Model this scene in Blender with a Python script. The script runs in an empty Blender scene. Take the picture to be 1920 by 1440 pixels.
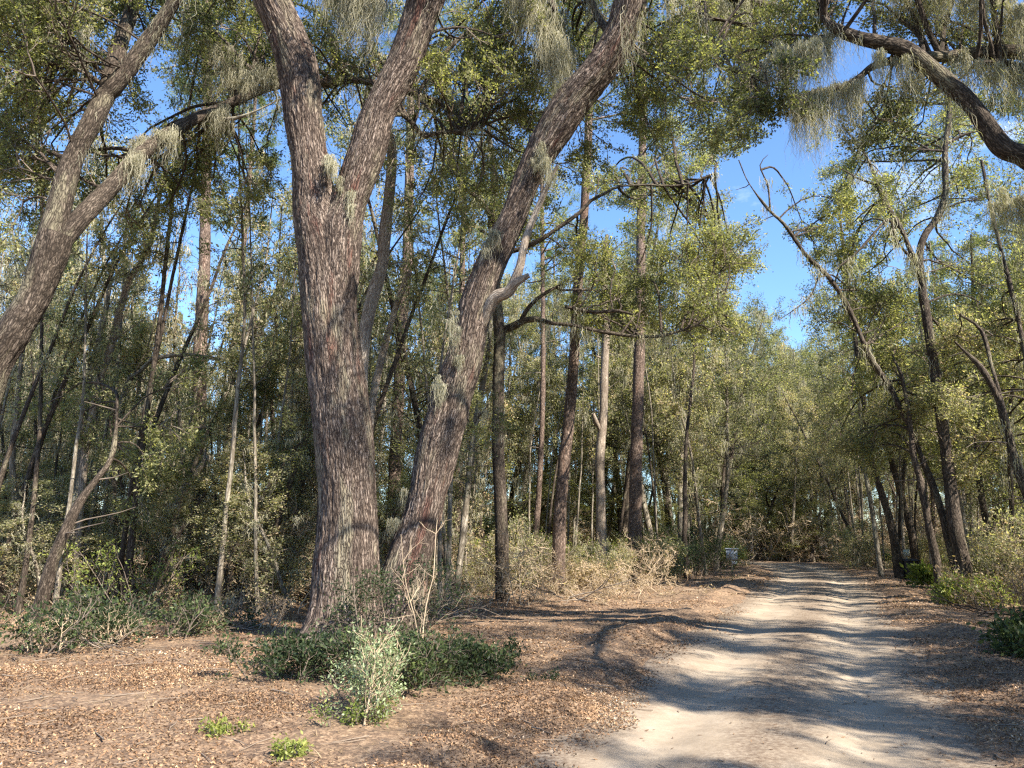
import bpy, math
import numpy as np
from mathutils import Vector

# ------------------------------------------------------------------ camera, world, sun
sc = bpy.context.scene
C = sc.collection
F = 1387.0                                   # focal length in photo pixels (1920 wide)
CAMZ = 1.6
PITCH = math.atan(280.0 / F)
cam = bpy.data.objects.new('camera', bpy.data.cameras.new('camera'))
cam.data.sensor_width = 36
cam.data.lens = F / 1920 * 36
cam.data.clip_end = 3000
cam.location = (0, 0, CAMZ)
cam.rotation_euler = (math.radians(90) + PITCH, 0, 0)
C.objects.link(cam)
sc.camera = cam

SUN_EL = math.radians(41)
SUN_AZ = math.atan2(0.71, -0.71)             # from +Y towards +X
SUND = np.array([math.sin(SUN_AZ) * math.cos(SUN_EL), math.cos(SUN_AZ) * math.cos(SUN_EL), math.sin(SUN_EL)])
sl = bpy.data.lights.new('sun', 'SUN')
sl.energy = 5.0
sl.angle = math.radians(0.5)
sl.color = (1.0, 0.92, 0.80)
so = bpy.data.objects.new('sun', sl)
so.rotation_euler = Vector(SUND).to_track_quat('Z', 'Y').to_euler()
C.objects.link(so)

w = bpy.data.worlds.new('World')
sc.world = w
w.use_nodes = True
wt = w.node_tree
bg = wt.nodes['Background']
sky = wt.nodes.new('ShaderNodeTexSky')
sky.sky_type = 'NISHITA'
sky.sun_disc = False
sky.sun_elevation = SUN_EL
sky.sun_rotation = SUN_AZ
sky.altitude = 50
sky.air_density = 1.0
sky.dust_density = 0.0
sky.ozone_density = 2.5
# thin fair-weather cloud streaks mixed into the sky
tc = wt.nodes.new('ShaderNodeTexCoord')
mp = wt.nodes.new('ShaderNodeMapping')
mp.inputs['Scale'].default_value = (2.0, 2.0, 5.0)
nz = wt.nodes.new('ShaderNodeTexNoise')
nz.inputs['Scale'].default_value = 1.6
nz.inputs['Detail'].default_value = 7
nz.inputs['Roughness'].default_value = 0.6
cr = wt.nodes.new('ShaderNodeValToRGB')
cr.color_ramp.elements[0].position = 0.62
cr.color_ramp.elements[1].position = 0.80
cr.color_ramp.elements[1].color = (0.55, 0.55, 0.55, 1)
mx = wt.nodes.new('ShaderNodeMixRGB')
mx.inputs[2].default_value = (6.5, 6.8, 7.2, 1)
wt.links.new(tc.outputs['Generated'], mp.inputs['Vector'])
wt.links.new(mp.outputs['Vector'], nz.inputs['Vector'])
wt.links.new(nz.outputs['Fac'], cr.inputs['Fac'])
wt.links.new(cr.outputs['Color'], mx.inputs[0])
tn = wt.nodes.new('ShaderNodeMixRGB'); tn.blend_type = 'MULTIPLY'; tn.inputs[0].default_value = 1
tn.inputs[2].default_value = (.66, .79, .93, 1)       # clear deep winter blue
wt.links.new(sky.outputs['Color'], tn.inputs[1]); wt.links.new(tn.outputs[0], mx.inputs[1])
wt.links.new(mx.outputs['Color'], bg.inputs['Color'])
bg.inputs['Strength'].default_value = 0.12

sc.view_settings.view_transform = 'Standard'
sc.view_settings.look = 'None'
sc.view_settings.gamma = 1
sc.view_settings.exposure = 1.62
sc.render.engine = 'CYCLES'
sc.cycles.max_bounces = 6
sc.cycles.diffuse_bounces = 4
sc.cycles.glossy_bounces = 1
sc.cycles.transmission_bounces = 4
sc.cycles.use_denoising = False
sc.cycles.use_adaptive_sampling = False
sc.cycles.pixel_filter_type = 'BLACKMAN_HARRIS'
sc.cycles.filter_width = 1.3

# ------------------------------------------------------------------ numbers
def rays(px, py):
    u, v = px - 960.0, 720.0 - py
    cp, sp = math.cos(PITCH), math.sin(PITCH)
    return np.array([u, F * cp - v * sp, F * sp + v * cp])

def P(px, py, Y):
    """world point seen at photo pixel (px,py) standing at depth Y"""
    d = rays(px, py)
    return np.array([0, 0, CAMZ]) + d * (Y / d[1])

def G(px, py):
    """point of the ground seen at photo pixel"""
    d = rays(px, py)
    t = -CAMZ / d[2]
    return np.array([d[0] * t, d[1] * t])

def hsh(i, j, k, seed):
    n = (i * 374761393 + j * 668265263 + k * 2147483647 + seed * 1274126177) & 0xFFFFFFFF
    n = ((n ^ (n >> 13)) * 1274126177) & 0xFFFFFFFF
    n = (n ^ (n >> 16)) & 0xFFFFFFFF
    return n.astype(np.float64) / 4294967295.0

def vnoise(x, y, z=0.0, seed=0):
    x, y, z = np.broadcast_arrays(np.asarray(x, float), np.asarray(y, float), np.asarray(z, float))
    xi, yi, zi = np.floor(x).astype(np.int64), np.floor(y).astype(np.int64), np.floor(z).astype(np.int64)
    fx, fy, fz = x - xi, y - yi, z - zi
    fx, fy, fz = [f * f * (3 - 2 * f) for f in (fx, fy, fz)]
    r = 0
    for a in (0, 1):
        for b in (0, 1):
            for c in (0, 1):
                r = r + hsh(xi + a, yi + b, zi + c, seed) * (fx if a else 1 - fx) * (fy if b else 1 - fy) * (fz if c else 1 - fz)
    return r * 2 - 1

def fbm(x, y, z=0.0, seed=0, o=3):
    r, a = 0, 1.0
    for k in range(o):
        r = r + a * vnoise(np.asarray(x) * 2 ** k, np.asarray(y) * 2 ** k, np.asarray(z) * 2 ** k, seed + k)
        a *= 0.5
    return r

def smooth(a, b, x):
    t = np.clip((x - a) / (b - a), 0, 1)
    return t * t * (3 - 2 * t)

def spline(pts, step):
    """Catmull-Rom through the rows of pts (any number of columns)"""
    p = np.asarray(pts, float)
    p = np.vstack([2 * p[0] - p[1], p, 2 * p[-1] - p[-2]])
    out = []
    for i in range(1, len(p) - 2):
        n = max(1, int(np.linalg.norm(p[i + 1, :3] - p[i, :3]) / step))
        t = np.linspace(0, 1, n, endpoint=False)[:, None]
        a, b, c, d = p[i - 1], p[i], p[i + 1], p[i + 2]
        out.append(0.5 * (2 * b + (c - a) * t + (2 * a - 5 * b + 4 * c - d) * t ** 2 + (3 * b - a - 3 * c + d) * t ** 3))
    out.append(p[-2][None])
    return np.vstack(out)

# ------------------------------------------------------------------ ground shape
_rc = [G(*q) for q in ((1425, 1400), (1462, 1300), (1490, 1200), (1522, 1125), (1532, 1090), (1505, 1063), (1440, 1051), (1330, 1046), (1150, 1042))]
_d0 = _rc[0] - _rc[1]
_rc = [_rc[0] + _d0 / np.linalg.norm(_d0) * 22] + _rc
ROAD = spline(np.array([[q[0], q[1], 0] for q in _rc]), 0.4)[:, :2]
for _ in range(3):
    ROAD[6:-6] = np.array([ROAD[i - 6:i + 7].mean(0) for i in range(6, len(ROAD) - 6)])
RW = 1.55

def road_d(x, y):
    """signed lateral distance to the centre of the road"""
    x, y = np.asarray(x, float), np.asarray(y, float)
    sh = x.shape
    X = np.stack([x.ravel(), y.ravel()], 1)
    out = np.empty(len(X))
    A, B = ROAD[:-1], ROAD[1:]
    D = B - A
    L2 = (D ** 2).sum(1)
    for s in range(0, len(X), 20000):
        q = X[s:s + 20000]
        t = np.clip(((q[:, None] - A) * D).sum(2) / L2, 0, 1)
        v = q[:, None] - (A + t[:, :, None] * D)
        dd = (v ** 2).sum(2)
        k = dd.argmin(1)
        vv = v[np.arange(len(q)), k]
        out[s:s + 20000] = np.sqrt(dd.min(1)) * np.where(D[k, 0] * vv[:, 1] - D[k, 1] * vv[:, 0] > 0, -1, 1)
    return out.reshape(sh)

OAK = G(672, 1205)
def base_h(x, y, d):
    far = smooth(18, 60, np.hypot(x, y))
    h = 0.07 * fbm(x * 0.25, y * 0.25, 3.1, 5) * (1 - far) + 0.35 * fbm(x * .03, y * .03, 1.7, 9) * far
    ad = np.abs(d)
    berm = np.exp(-((ad - 2.3) / 0.42) ** 2) * (0.06 + 0.10 * np.clip(fbm(x * 1.3, y * 1.3, 0, 21), -0.6, 1))
    h = h + berm * np.where(d < 0, 1.0, 0.7)
    m = np.hypot(x - OAK[0], y - OAK[1] + 0.2)
    h = h + 0.20 * np.exp(-(m / 1.5) ** 2)
    return h

def road_z(x, y, d):
    ad = np.abs(d) / RW
    h = base_h(x, y, d * 0) if np.isscalar(d) else base_h(x, y, np.zeros_like(d))
    rut = -0.04 * np.exp(-((ad - 0.52) / 0.2) ** 2) + 0.010 * np.exp(-(ad / 0.25) ** 2)
    return h - 0.025 + rut + 0.008 * fbm(x * 2.2, y * 2.2, 0, 31) + 0.004 * vnoise(x * 9, y * 9, 0, 33)

def ground_z(x, y, d, micro=True):
    h = base_h(x, y, d)
    if micro:
        h = h + 0.014 * fbm(x * 3.3, y * 3.3, 0, 41) + 0.010 * vnoise(x * 11, y * 11, 0, 44)
    edge = RW + 0.18 * fbm(x * 0.8, y * 0.8, 0, 51)
    return h - 0.13 * (1 - smooth(edge - 0.25, edge + 0.22, np.abs(d)))

def gz(x, y):
    d = road_d(np.array([x]), np.array([y]))
    return float(ground_z(np.array([x]), np.array([y]), d, False)[0])

# ------------------------------------------------------------------ mesh collecting
class MB:
    def __init__(s):
        s.v, s.f4, s.b, s.n = [], [], [], 0
    def quads(s, v, f, bark=None):
        s.v.append(v)
        s.f4.append(f + s.n)
        s.b.append(np.zeros((len(v), 3)) if bark is None else bark)
        s.n += len(v)
    def tube(s, pts, rad, sides=8, disp=None, flare=0, seed=0, cap=True):
        pts = np.asarray(pts, float)
        rad = np.asarray(rad, float)
        n = len(pts)
        T = np.gradient(pts, axis=0)
        T /= np.linalg.norm(T, axis=1)[:, None] + 1e-12
        a = np.array([1.0, 0, 0]) if abs(T[0][0]) < .9 else np.array([0, 1.0, 0])
        N = np.empty_like(T)
        u = a - T[0] * a.dot(T[0]); u /= np.linalg.norm(u)
        for i in range(n):
            u = u - T[i] * u.dot(T[i]); u /= np.linalg.norm(u) + 1e-12
            N[i] = u
        Bn = np.cross(T, N)
        th = np.linspace(0, 2 * np.pi, sides, endpoint=False)
        S = np.concatenate([[0], np.cumsum(np.linalg.norm(np.diff(pts, axis=0), axis=1))])
        ct, st = np.cos(th)[None, :], np.sin(th)[None, :]
        r = np.repeat(rad[:, None], sides, 1)
        bx, by, bz = ct * r, st * r, np.repeat(S[:, None], sides, 1)
        if flare:
            k = np.exp(-S / 0.42)[:, None]
            lob = 0.5 + 0.5 * np.sin(th * 5 + seed)[None, :] * 0.6 + 0.4 * np.sin(th * 3 + 2 * seed)[None, :]
            r = r * (1 + flare * k * (0.55 + 0.7 * lob))
        if disp:
            r = r + disp(bx + seed * 3.3, by, bz)
        V = pts[:, None, :] + N[:, None, :] * (ct * r)[:, :, None] + Bn[:, None, :] * (st * r)[:, :, None]
        i = np.arange(n - 1)[:, None] * sides
        j = np.arange(sides)[None, :]
        j2 = (j + 1) % sides
        Fq = np.stack([i + j, i + j2, i + sides + j2, i + sides + j], -1).reshape(-1, 4)
        s.quads(V.reshape(-1, 3), Fq, np.stack([bx + seed * 7.7, by, bz], -1).reshape(-1, 3))
        return S
    def leaves(s, pos, size, asp=0.42, up=0.4, rng=None, dirs=None):
        """one small diamond face per leaf"""
        n = len(pos)
        if not n: return
        pos = np.asarray(pos, float)
        size = np.broadcast_to(size, (n,)) * rng.uniform(.5, 1.45, n)
        a = rng.normal(size=(n, 3))
        if dirs is not None: a = a * 0.7 + dirs
        a /= np.linalg.norm(a, axis=1)[:, None]
        nn = rng.normal(size=(n, 3)); nn[:, 2] += up * 2
        b = np.cross(a, nn); b /= np.linalg.norm(b, axis=1)[:, None] + 1e-9
        c = np.cross(a, b)
        L = size[:, None]
        Wd = L * asp
        v = np.stack([pos, pos + a * L * .45 + b * Wd * .5 + c * L * .06, pos + a * L, pos + a * L * .45 - b * Wd * .5 + c * L * .06], 1)
        f = np.arange(n * 4).reshape(n, 4)
        s.quads(v.reshape(-1, 3), f)
    def ribbons(s, p0, length, width, segs, rng, wig=0.05, grav=1.0, d0=None, hang=False):
        """many hanging or standing strands at once"""
        n = len(p0)
        if not n: return
        length = np.broadcast_to(length, (n,)); width = np.broadcast_to(width, (n,))
        th = rng.uniform(0, np.pi, n)
        side = np.stack([np.cos(th), np.sin(th), np.zeros(n)], 1)
        p = np.array(p0, float)
        d = np.zeros((n, 3)); d[:, 2] = -grav
        if d0 is not None: d = d0 + d * .3
        V = []
        for k in range(segs + 1):
            t = k / segs
            wd = (width * (1 - t) ** 0.6 * (0.75 + 0.5 * rng.random(n)))[:, None] * side * .5 + 1e-5
            V.append(np.stack([p - wd, p + wd], 1))
            d = d + rng.normal(size=(n, 3)) * wig * np.array([1, 1, .3])
            if hang: d = np.array([0, 0, -1.0]) + rng.normal(size=(n, 3)) * wig * np.array([1, 1, .3])
            if d0 is not None: d[:, 2] -= grav * .12
            dn = d / (np.linalg.norm(d, axis=1)[:, None] + 1e-9)
            p = p + dn * (length / segs)[:, None]
        V = np.stack(V, 1)
        base = np.arange(n)[:, None] * (segs + 1) * 2
        k = np.arange(segs)[None, :] * 2
        f = np.stack([base + k, base + k + 1, base + k + 3, base + k + 2], -1).reshape(-1, 4)
        s.quads(V.reshape(-1, 3), f)
    def mesh(s, name, mat, smooth_=False):
        me = bpy.data.meshes.new(name)
        if not s.v: return me
        V = np.concatenate(s.v).astype(np.float32); Q = np.concatenate(s.f4).astype(np.int32)
        me.vertices.add(len(V)); me.vertices.foreach_set('co', V.ravel())
        me.loops.add(Q.size); me.loops.foreach_set('vertex_index', Q.ravel())
        me.polygons.add(len(Q))
        me.polygons.foreach_set('loop_start', np.arange(0, Q.size, 4, dtype=np.int32))
        if smooth_: me.polygons.foreach_set('use_smooth', np.ones(len(Q), dtype=bool))
        B = np.concatenate(s.b).astype(np.float32)
        if np.any(B):
            at = me.attributes.new('bark', 'FLOAT_VECTOR', 'POINT'); at.data.foreach_set('vector', B.ravel())
        me.update(calc_edges=True)
        me.materials.append(mat)
        return me
    def build(s, name, mat, parent=None, smooth_=False):
        o = bpy.data.objects.new(name, s.mesh(name, mat, smooth_))
        C.objects.link(o)
        if parent is not None:
            o.parent = parent
            l = parent.location
            M = np.concatenate(s.v) if s.v else None
            if M is not None and (abs(l[0]) + abs(l[1]) + abs(l[2])) > 0:
                co = (M - np.array(l)).astype(np.float32)
                o.data.vertices.foreach_set('co', co.ravel())
        return o

def tag(o, label=None, cat=None, group=None, kind=None):
    if label: o['label'] = label
    if cat: o['category'] = cat
    if group: o['group'] = group
    if kind: o['kind'] = kind
    return o

def empty(name, loc, label=None, cat=None, group=None):
    o = bpy.data.objects.new(name, None)
    o.empty_display_size = .2
    o.location = tuple(float(q) for q in loc)
    C.objects.link(o)
    return tag(o, label, cat, group)

# ------------------------------------------------------------------ materials
def nodes(name):
    m = bpy.data.materials.new(name)
    m.use_nodes = True
    nt = m.node_tree
    return m, nt, nt.nodes, nt.links, nt.nodes['Principled BSDF']

def ramp(N, stops):
    r = N.new('ShaderNodeValToRGB')
    e = r.color_ramp.elements
    while len(e) > 1: e.remove(e[-1])
    e[0].position = stops[0][0]; e[0].color = (*stops[0][1], 1)
    for p, c in stops[1:]:
        q = e.new(p); q.color = (*c, 1)
    return r

def mapping(N, L, src, scale):
    m = N.new('ShaderNodeMapping'); m.inputs['Scale'].default_value = scale
    L.new(src, m.inputs['Vector']); return m.outputs['Vector']

def noise(N, L, vec, scale, detail=4, rough=.55):
    n = N.new('ShaderNodeTexNoise')
    n.inputs['Scale'].default_value = scale; n.inputs['Detail'].default_value = detail; n.inputs['Roughness'].default_value = rough
    if vec is not None: L.new(vec, n.inputs['Vector'])
    return n.outputs['Fac']

def mix(N, L, fac, a, b, mode='MIX'):
    m = N.new('ShaderNodeMixRGB'); m.blend_type = mode
    for i, q in ((0, fac), (1, a), (2, b)):
        if isinstance(q, (int, float)): m.inputs[i].default_value = q
        elif isinstance(q, tuple): m.inputs[i].default_value = (*q, 1)
        else: L.new(q, m.inputs[i])
    return m.outputs[0]

def bark_mat(name, light, mid, dark, red=None, lichen=None, plate=(26, 26, 5.0), bump=.6, redamt=.5):
    m, nt, N, L, bs = nodes(name)
    at = N.new('ShaderNodeAttribute'); at.attribute_name = 'bark'
    v = at.outputs['Vector']
    warp = N.new('ShaderNodeVectorMath'); warp.operation = 'MULTIPLY_ADD'
    wn = N.new('ShaderNodeTexNoise'); wn.inputs['Scale'].default_value = 9; L.new(v, wn.inputs['Vector'])
    L.new(wn.outputs['Color'], warp.inputs[0]); warp.inputs[1].default_value = (.06, .06, .22); L.new(v, warp.inputs[2])
    vo = N.new('ShaderNodeTexVoronoi'); vo.feature = 'DISTANCE_TO_EDGE'; vo.inputs['Scale'].default_value = 1
    L.new(mapping(N, L, warp.outputs[0], plate), vo.inputs['Vector'])
    crack = ramp(N, [(0, (.0, .0, .0)), (.10, (.6, .6, .6)), (.35, (1, 1, 1))]); L.new(vo.outputs['Distance'], crack.inputs['Fac'])
    fine = noise(N, L, mapping(N, L, v, (60, 60, 14)), 1, 5, .65)
    big = noise(N, L, mapping(N, L, v, (3.2, 3.2, .9)), 1, 4, .6)
    c = ramp(N, [(.34, dark), (.48, mid), (.64, light)]); L.new(fine, c.inputs['Fac'])
    col = c.outputs['Color']
    vc = N.new('ShaderNodeTexVoronoi'); vc.inputs['Scale'].default_value = 1; L.new(mapping(N, L, warp.outputs[0], plate), vc.inputs['Vector'])
    sc_ = N.new('ShaderNodeSeparateColor'); L.new(vc.outputs['Color'], sc_.inputs[0])
    pr = ramp(N, [(0, (.62, .6, .58)), (.6, (1, 1, 1)), (1, (1.25, 1.25, 1.27))]); L.new(sc_.outputs[0], pr.inputs['Fac'])
    col = mix(N, L, .85, col, pr.outputs['Color'], 'MULTIPLY')
    if red:
        rr = ramp(N, [(.58, (0, 0, 0)), (.66, (redamt,) * 3)]); L.new(noise(N, L, mapping(N, L, v, (5.5, 5.5, .65)), 1, 5, .6), rr.inputs['Fac'])
        col = mix(N, L, rr.outputs['Color'], col, red)
    bv = ramp(N, [(.36, (.6, .58, .57)), (.62, (1.12, 1.12, 1.12))]); L.new(noise(N, L, mapping(N, L, v, (2.2, 2.2, 1.1)), 1.3, 6, .65), bv.inputs['Fac'])
    col = mix(N, L, 1.0, col, bv.outputs['Color'], 'MULTIPLY')
    if lichen:
        lr = ramp(N, [(.54, (0, 0, 0)), (.66, (.7, .7, .7))]); L.new(big, lr.inputs['Fac'])
        col = mix(N, L, lr.outputs['Color'], col, lichen)
    col = mix(N, L, crack.outputs['Color'], dark, col)
    L.new(col, bs.inputs['Base Color'])
    bs.inputs['Roughness'].default_value = .9
    bs.inputs['Specular IOR Level'].default_value = .2
    hh = mix(N, L, .35, crack.outputs['Color'], fine)
    bu = N.new('ShaderNodeBump'); bu.inputs['Strength'].default_value = bump; bu.inputs['Distance'].default_value = .02
    L.new(hh, bu.inputs['Height']); L.new(bu.outputs['Normal'], bs.inputs['Normal'])
    return m

def leaf_mat(name, stops, trans=.35, rough=.5, spec=.4, tmul=1.5, clump=0.5):
    m, nt, N, L, bs = nodes(name)
    ge = N.new('ShaderNodeNewGeometry'); oi = N.new('ShaderNodeObjectInfo')
    # each leaf its own tint, drifting with clump and from plant to plant
    nn = noise(N, L, ge.outputs['Position'], clump, 2)
    a = N.new('ShaderNodeMath'); a.operation = 'MULTIPLY_ADD'; L.new(nn, a.inputs[0]); a.inputs[1].default_value = 1.2; a.inputs[2].default_value = -.6
    b = N.new('ShaderNodeMath'); b.operation = 'MULTIPLY_ADD'; L.new(ge.outputs['Random Per Island'], b.inputs[0]); b.inputs[1].default_value = .75; L.new(a.outputs[0], b.inputs[2])
    c = N.new('ShaderNodeMath'); c.operation = 'MULTIPLY_ADD'; L.new(oi.outputs['Random'], c.inputs[0]); c.inputs[1].default_value = .3; L.new(b.outputs[0], c.inputs[2])
    r = ramp(N, stops); L.new(c.outputs[0], r.inputs['Fac'])
    L.new(r.outputs['Color'], bs.inputs['Base Color'])
    bs.inputs['Roughness'].default_value = rough
    bs.inputs['Specular IOR Level'].default_value = spec
    tr = N.new('ShaderNodeBsdfTranslucent')
    L.new(mix(N, L, 1.0, r.outputs['Color'], (tmul, tmul * 1.05, tmul * .5), 'MULTIPLY'), tr.inputs['Color'])
    ms = N.new('ShaderNodeMixShader'); ms.inputs[0].default_value = trans
    L.new(bs.outputs[0], ms.inputs[1]); L.new(tr.outputs[0], ms.inputs[2])
    L.new(ms.outputs[0], N['Material Output'].inputs['Surface'])
    return m

def plain_mat(name, col, rough=.8, var=.25, scale=8, metal=0):
    m, nt, N, L, bs = nodes(name)
    t = N.new('ShaderNodeTexCoord')
    c = ramp(N, [(.3, tuple(q * (1 - var) for q in col)), (.7, tuple(min(1, q * (1 + var)) for q in col))])
    L.new(noise(N, L, t.outputs['Object'], scale, 6, .6), c.inputs['Fac'])
    L.new(c.outputs['Color'], bs.inputs['Base Color'])
    bs.inputs['Roughness'].default_value = rough; bs.inputs['Metallic'].default_value = metal
    return m

OAKBARK = bark_mat('oak_bark', (.36, .295, .24), (.15, .113, .09), (.028, .019, .015), red=(.15, .042, .028), lichen=(.27, .24, .165), plate=(34, 34, 2.6), bump=1.0, redamt=.5)
LIMBBARK = bark_mat('limb_bark', (.22, .18, .14), (.085, .065, .05), (.02, .015, .011), lichen=(.25, .225, .15), plate=(34, 34, 6))
PINEBARK = bark_mat('pine_bark', (.40, .31, .25), (.19, .135, .105), (.04, .028, .022), red=(.20, .11, .075), plate=(22, 22, 7))
GREYBARK = bark_mat('smooth_bark', (.42, .38, .31), (.26, .225, .175), (.09, .075, .055), lichen=(.40, .39, .30), plate=(14, 14, 3), bump=.3)
DEADWOOD = bark_mat('dead_wood', (.52, .46, .38), (.36, .30, .23), (.12, .09, .07), plate=(40, 40, 1.5), bump=.4)
TWIG = plain_mat('twig_wood', (.14, .11, .085), .9, .4, 3)
DRYTWIG = plain_mat('dry_twig', (.40, .31, .21), .9, .4, 3)
OAKLEAF = leaf_mat('oak_leaf', [(0, (.05, .060, .034)), (.3, (.125, .137, .067)), (.65, (.25, .25, .115)), (1, (.44, .42, .20))], .5, .45, .25, tmul=1.6)
DARKLEAF = leaf_mat('holly_leaf', [(0, (.018, .03, .014)), (.5, (.040, .060, .028)), (1, (.10, .13, .045))], .3, .5, .2)
MIDLEAF = leaf_mat('woodland_leaf', [(0, (.085, .095, .055)), (.3, (.18, .188, .105)), (.6, (.32, .31, .18)), (.82, (.46, .41, .27)), (1, (.47, .36, .24))], .5, .6, .15, tmul=1.55)
PALELEAF = leaf_mat('pale_leaf', [(0, (.12, .16, .08)), (.5, (.25, .31, .165)), (1, (.43, .49, .30))], .35, .45, .4)  # pale green, lightened in colour to stand in for sun on the spindly bush
BRIGHTLEAF = leaf_mat('fresh_leaf', [(0, (.09, .13, .03)), (.5, (.19, .23, .055)), (1, (.36, .37, .10))], .4, .45, .4)
TANLEAF = leaf_mat('tan_leaf', [(0, (.15, .105, .065)), (.5, (.32, .235, .145)), (1, (.50, .40, .27))], .35, .7, .1)
PINELEAF = leaf_mat('pine_needle', [(0, (.06, .09, .025)), (.5, (.14, .18, .045)), (1, (.28, .30, .08))], .3, .5, .3)
MOSS = leaf_mat('spanish_moss', [(0, (.17, .16, .12)), (.4, (.32, .30, .22)), (1, (.50, .47, .36))], .35, .9, .05, tmul=1.15, clump=.8)
LITTER = leaf_mat('fallen_leaf', [(0, (.045, .027, .018)), (.3, (.11, .066, .040)), (.6, (.27, .158, .085)), (.85, (.43, .275, .155)), (1, (.66, .51, .36))], .1, .6, .25, clump=.7)
ROADLEAF = leaf_mat('trodden_leaf', [(0, (.05, .035, .025)), (.6, (.14, .09, .06)), (1, (.30, .20, .12))], .05, .7, .1)

def ground_mat():
    m, nt, N, L, bs = nodes('forest_floor')
    t = N.new('ShaderNodeTexCoord'); v = t.outputs['Object']
    vo = N.new('ShaderNodeTexVoronoi'); vo.inputs['Scale'].default_value = 24; L.new(v, vo.inputs['Vector'])
    sep = N.new('ShaderNodeSeparateColor'); L.new(vo.outputs['Color'], sep.inputs[0])
    v2 = N.new('ShaderNodeTexVoronoi'); v2.inputs['Scale'].default_value = 63; L.new(v, v2.inputs['Vector'])
    s2 = N.new('ShaderNodeSeparateColor'); L.new(v2.outputs['Color'], s2.inputs[0])
    c = ramp(N, [(0, (.035, .022, .015)), (.35, (.11, .066, .040)), (.62, (.23, .145, .085)), (1, (.42, .30, .19))]); L.new(mix(N, L, .5, sep.outputs[0], s2.outputs[0]), c.inputs['Fac'])
    fine = ramp(N, [(.3, (.5, .5, .5)), (.7, (1.2, 1.2, 1.2))]); L.new(noise(N, L, v, 45, 6, .7), fine.inputs['Fac'])
    col = mix(N, L, .8, c.outputs['Color'], fine.outputs['Color'], 'MULTIPLY')
    big = ramp(N, [(.4, (0, 0, 0)), (.62, (.35, .35, .35))]); L.new(noise(N, L, v, .8, 5, .6), big.inputs['Fac'])
    col = mix(N, L, big.outputs['Color'], col, (.29, .20, .125))
    L.new(col, bs.inputs['Base Color']); bs.inputs['Roughness'].default_value = .95
    bu = N.new('ShaderNodeBump'); bu.inputs['Strength'].default_value = .8; bu.inputs['Distance'].default_value = .02
    L.new(mix(N, L, .5, sep.outputs[1], noise(N, L, v, 60, 5, .7)), bu.inputs['Height']); L.new(bu.outputs['Normal'], bs.inputs['Normal'])
    return m

def road_mat():
    m, nt, N, L, bs = nodes('sandy_dirt')
    t = N.new('ShaderNodeTexCoord'); v = t.outputs['Object']
    at = N.new('ShaderNodeAttribute'); at.attribute_name = 'lane'
    lat = N.new('ShaderNodeMath'); lat.operation = 'ABSOLUTE'; L.new(at.outputs['Fac'], lat.inputs[0])
    c = ramp(N, [(.3, (.28, .225, .165)), (.55, (.37, .305, .23)), (.75, (.45, .38, .295))]); L.new(noise(N, L, v, 2.2, 8, .65), c.inputs['Fac'])
    # darker crumbs of leaf between the wheel tracks and along the edges
    w1 = ramp(N, [(0, (.95, .95, .95)), (.16, (.7, .7, .7)), (.34, (.12, .12, .12)), (.62, (.10, .10, .10)), (.86, (.7, .7, .7)), (1, (1, 1, 1))])
    add = N.new('ShaderNodeMath'); add.operation = 'MULTIPLY_ADD'; L.new(noise(N, L, v, 1.3, 5, .6), add.inputs[0]); add.inputs[1].default_value = .7; add.inputs[2].default_value = -.35
    a2 = N.new('ShaderNodeMath'); a2.operation = 'ADD'; L.new(lat.outputs[0], a2.inputs[0]); L.new(add.outputs[0], a2.inputs[1])
    L.new(a2.outputs[0], w1.inputs['Fac'])
    sp = ramp(N, [(.38, (.25, .25, .25)), (.60, (1, 1, 1))]); L.new(noise(N, L, v, 26, 5, .7), sp.inputs['Fac'])
    f = mix(N, L, 1.0, w1.outputs['Color'], sp.outputs['Color'], 'MULTIPLY')
    col = mix(N, L, f, c.outputs['Color'], (.14, .10, .072))
    grit = ramp(N, [(.42, (.72, .72, .72)), (.6, (1.06, 1.06, 1.06))]); L.new(noise(N, L, v, 120, 3, .7), grit.inputs['Fac'])
    col = mix(N, L, .4, col, grit.outputs['Color'], 'MULTIPLY')
    L.new(col, bs.inputs['Base Color']); bs.inputs['Roughness'].default_value = .97; bs.inputs['Specular IOR Level'].default_value = .1
    bu = N.new('ShaderNodeBump'); bu.inputs['Strength'].default_value = .5; bu.inputs['Distance'].default_value = .02
    L.new(mix(N, L, .2, noise(N, L, v, 6, 5, .6), noise(N, L, v, 40, 3, .6)), bu.inputs['Height']); L.new(bu.outputs['Normal'], bs.inputs['Normal'])
    return m

# ------------------------------------------------------------------ ground and road
def grid_mesh(name, X, Y, Z, mat, attr=None):
    ny, nx = X.shape
    V = np.stack([X, Y, Z], -1).reshape(-1, 3)
    i = np.arange(ny - 1)[:, None] * nx; j = np.arange(nx - 1)[None, :]
    f = np.stack([i + j, i + j + 1, i + nx + j + 1, i + nx + j], -1).reshape(-1, 4)
    mb = MB(); mb.quads(V, f)
    o = mb.build(name, mat, None, True)
    if attr:
        at = o.data.attributes.new(attr[0], 'FLOAT', 'POINT'); at.data.foreach_set('value', attr[1].ravel().astype(np.float32))
    return o

xs = np.concatenate([np.linspace(-600, -40, 14), np.linspace(-36, -11.2, 60), np.linspace(-11, 13, 400), np.linspace(13.3, 45, 70), np.linspace(50, 600, 14)])
ys = np.concatenate([np.linspace(-300, -8, 20), np.linspace(-6, 3.8, 30), np.linspace(4, 20, 330), np.geomspace(20.2, 700, 150)])
GX, GY = np.meshgrid(xs, ys)
D = road_d(GX, GY)
tag(grid_mesh('ground', GX, GY, ground_z(GX, GY, D), ground_mat()), kind='structure')

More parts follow.
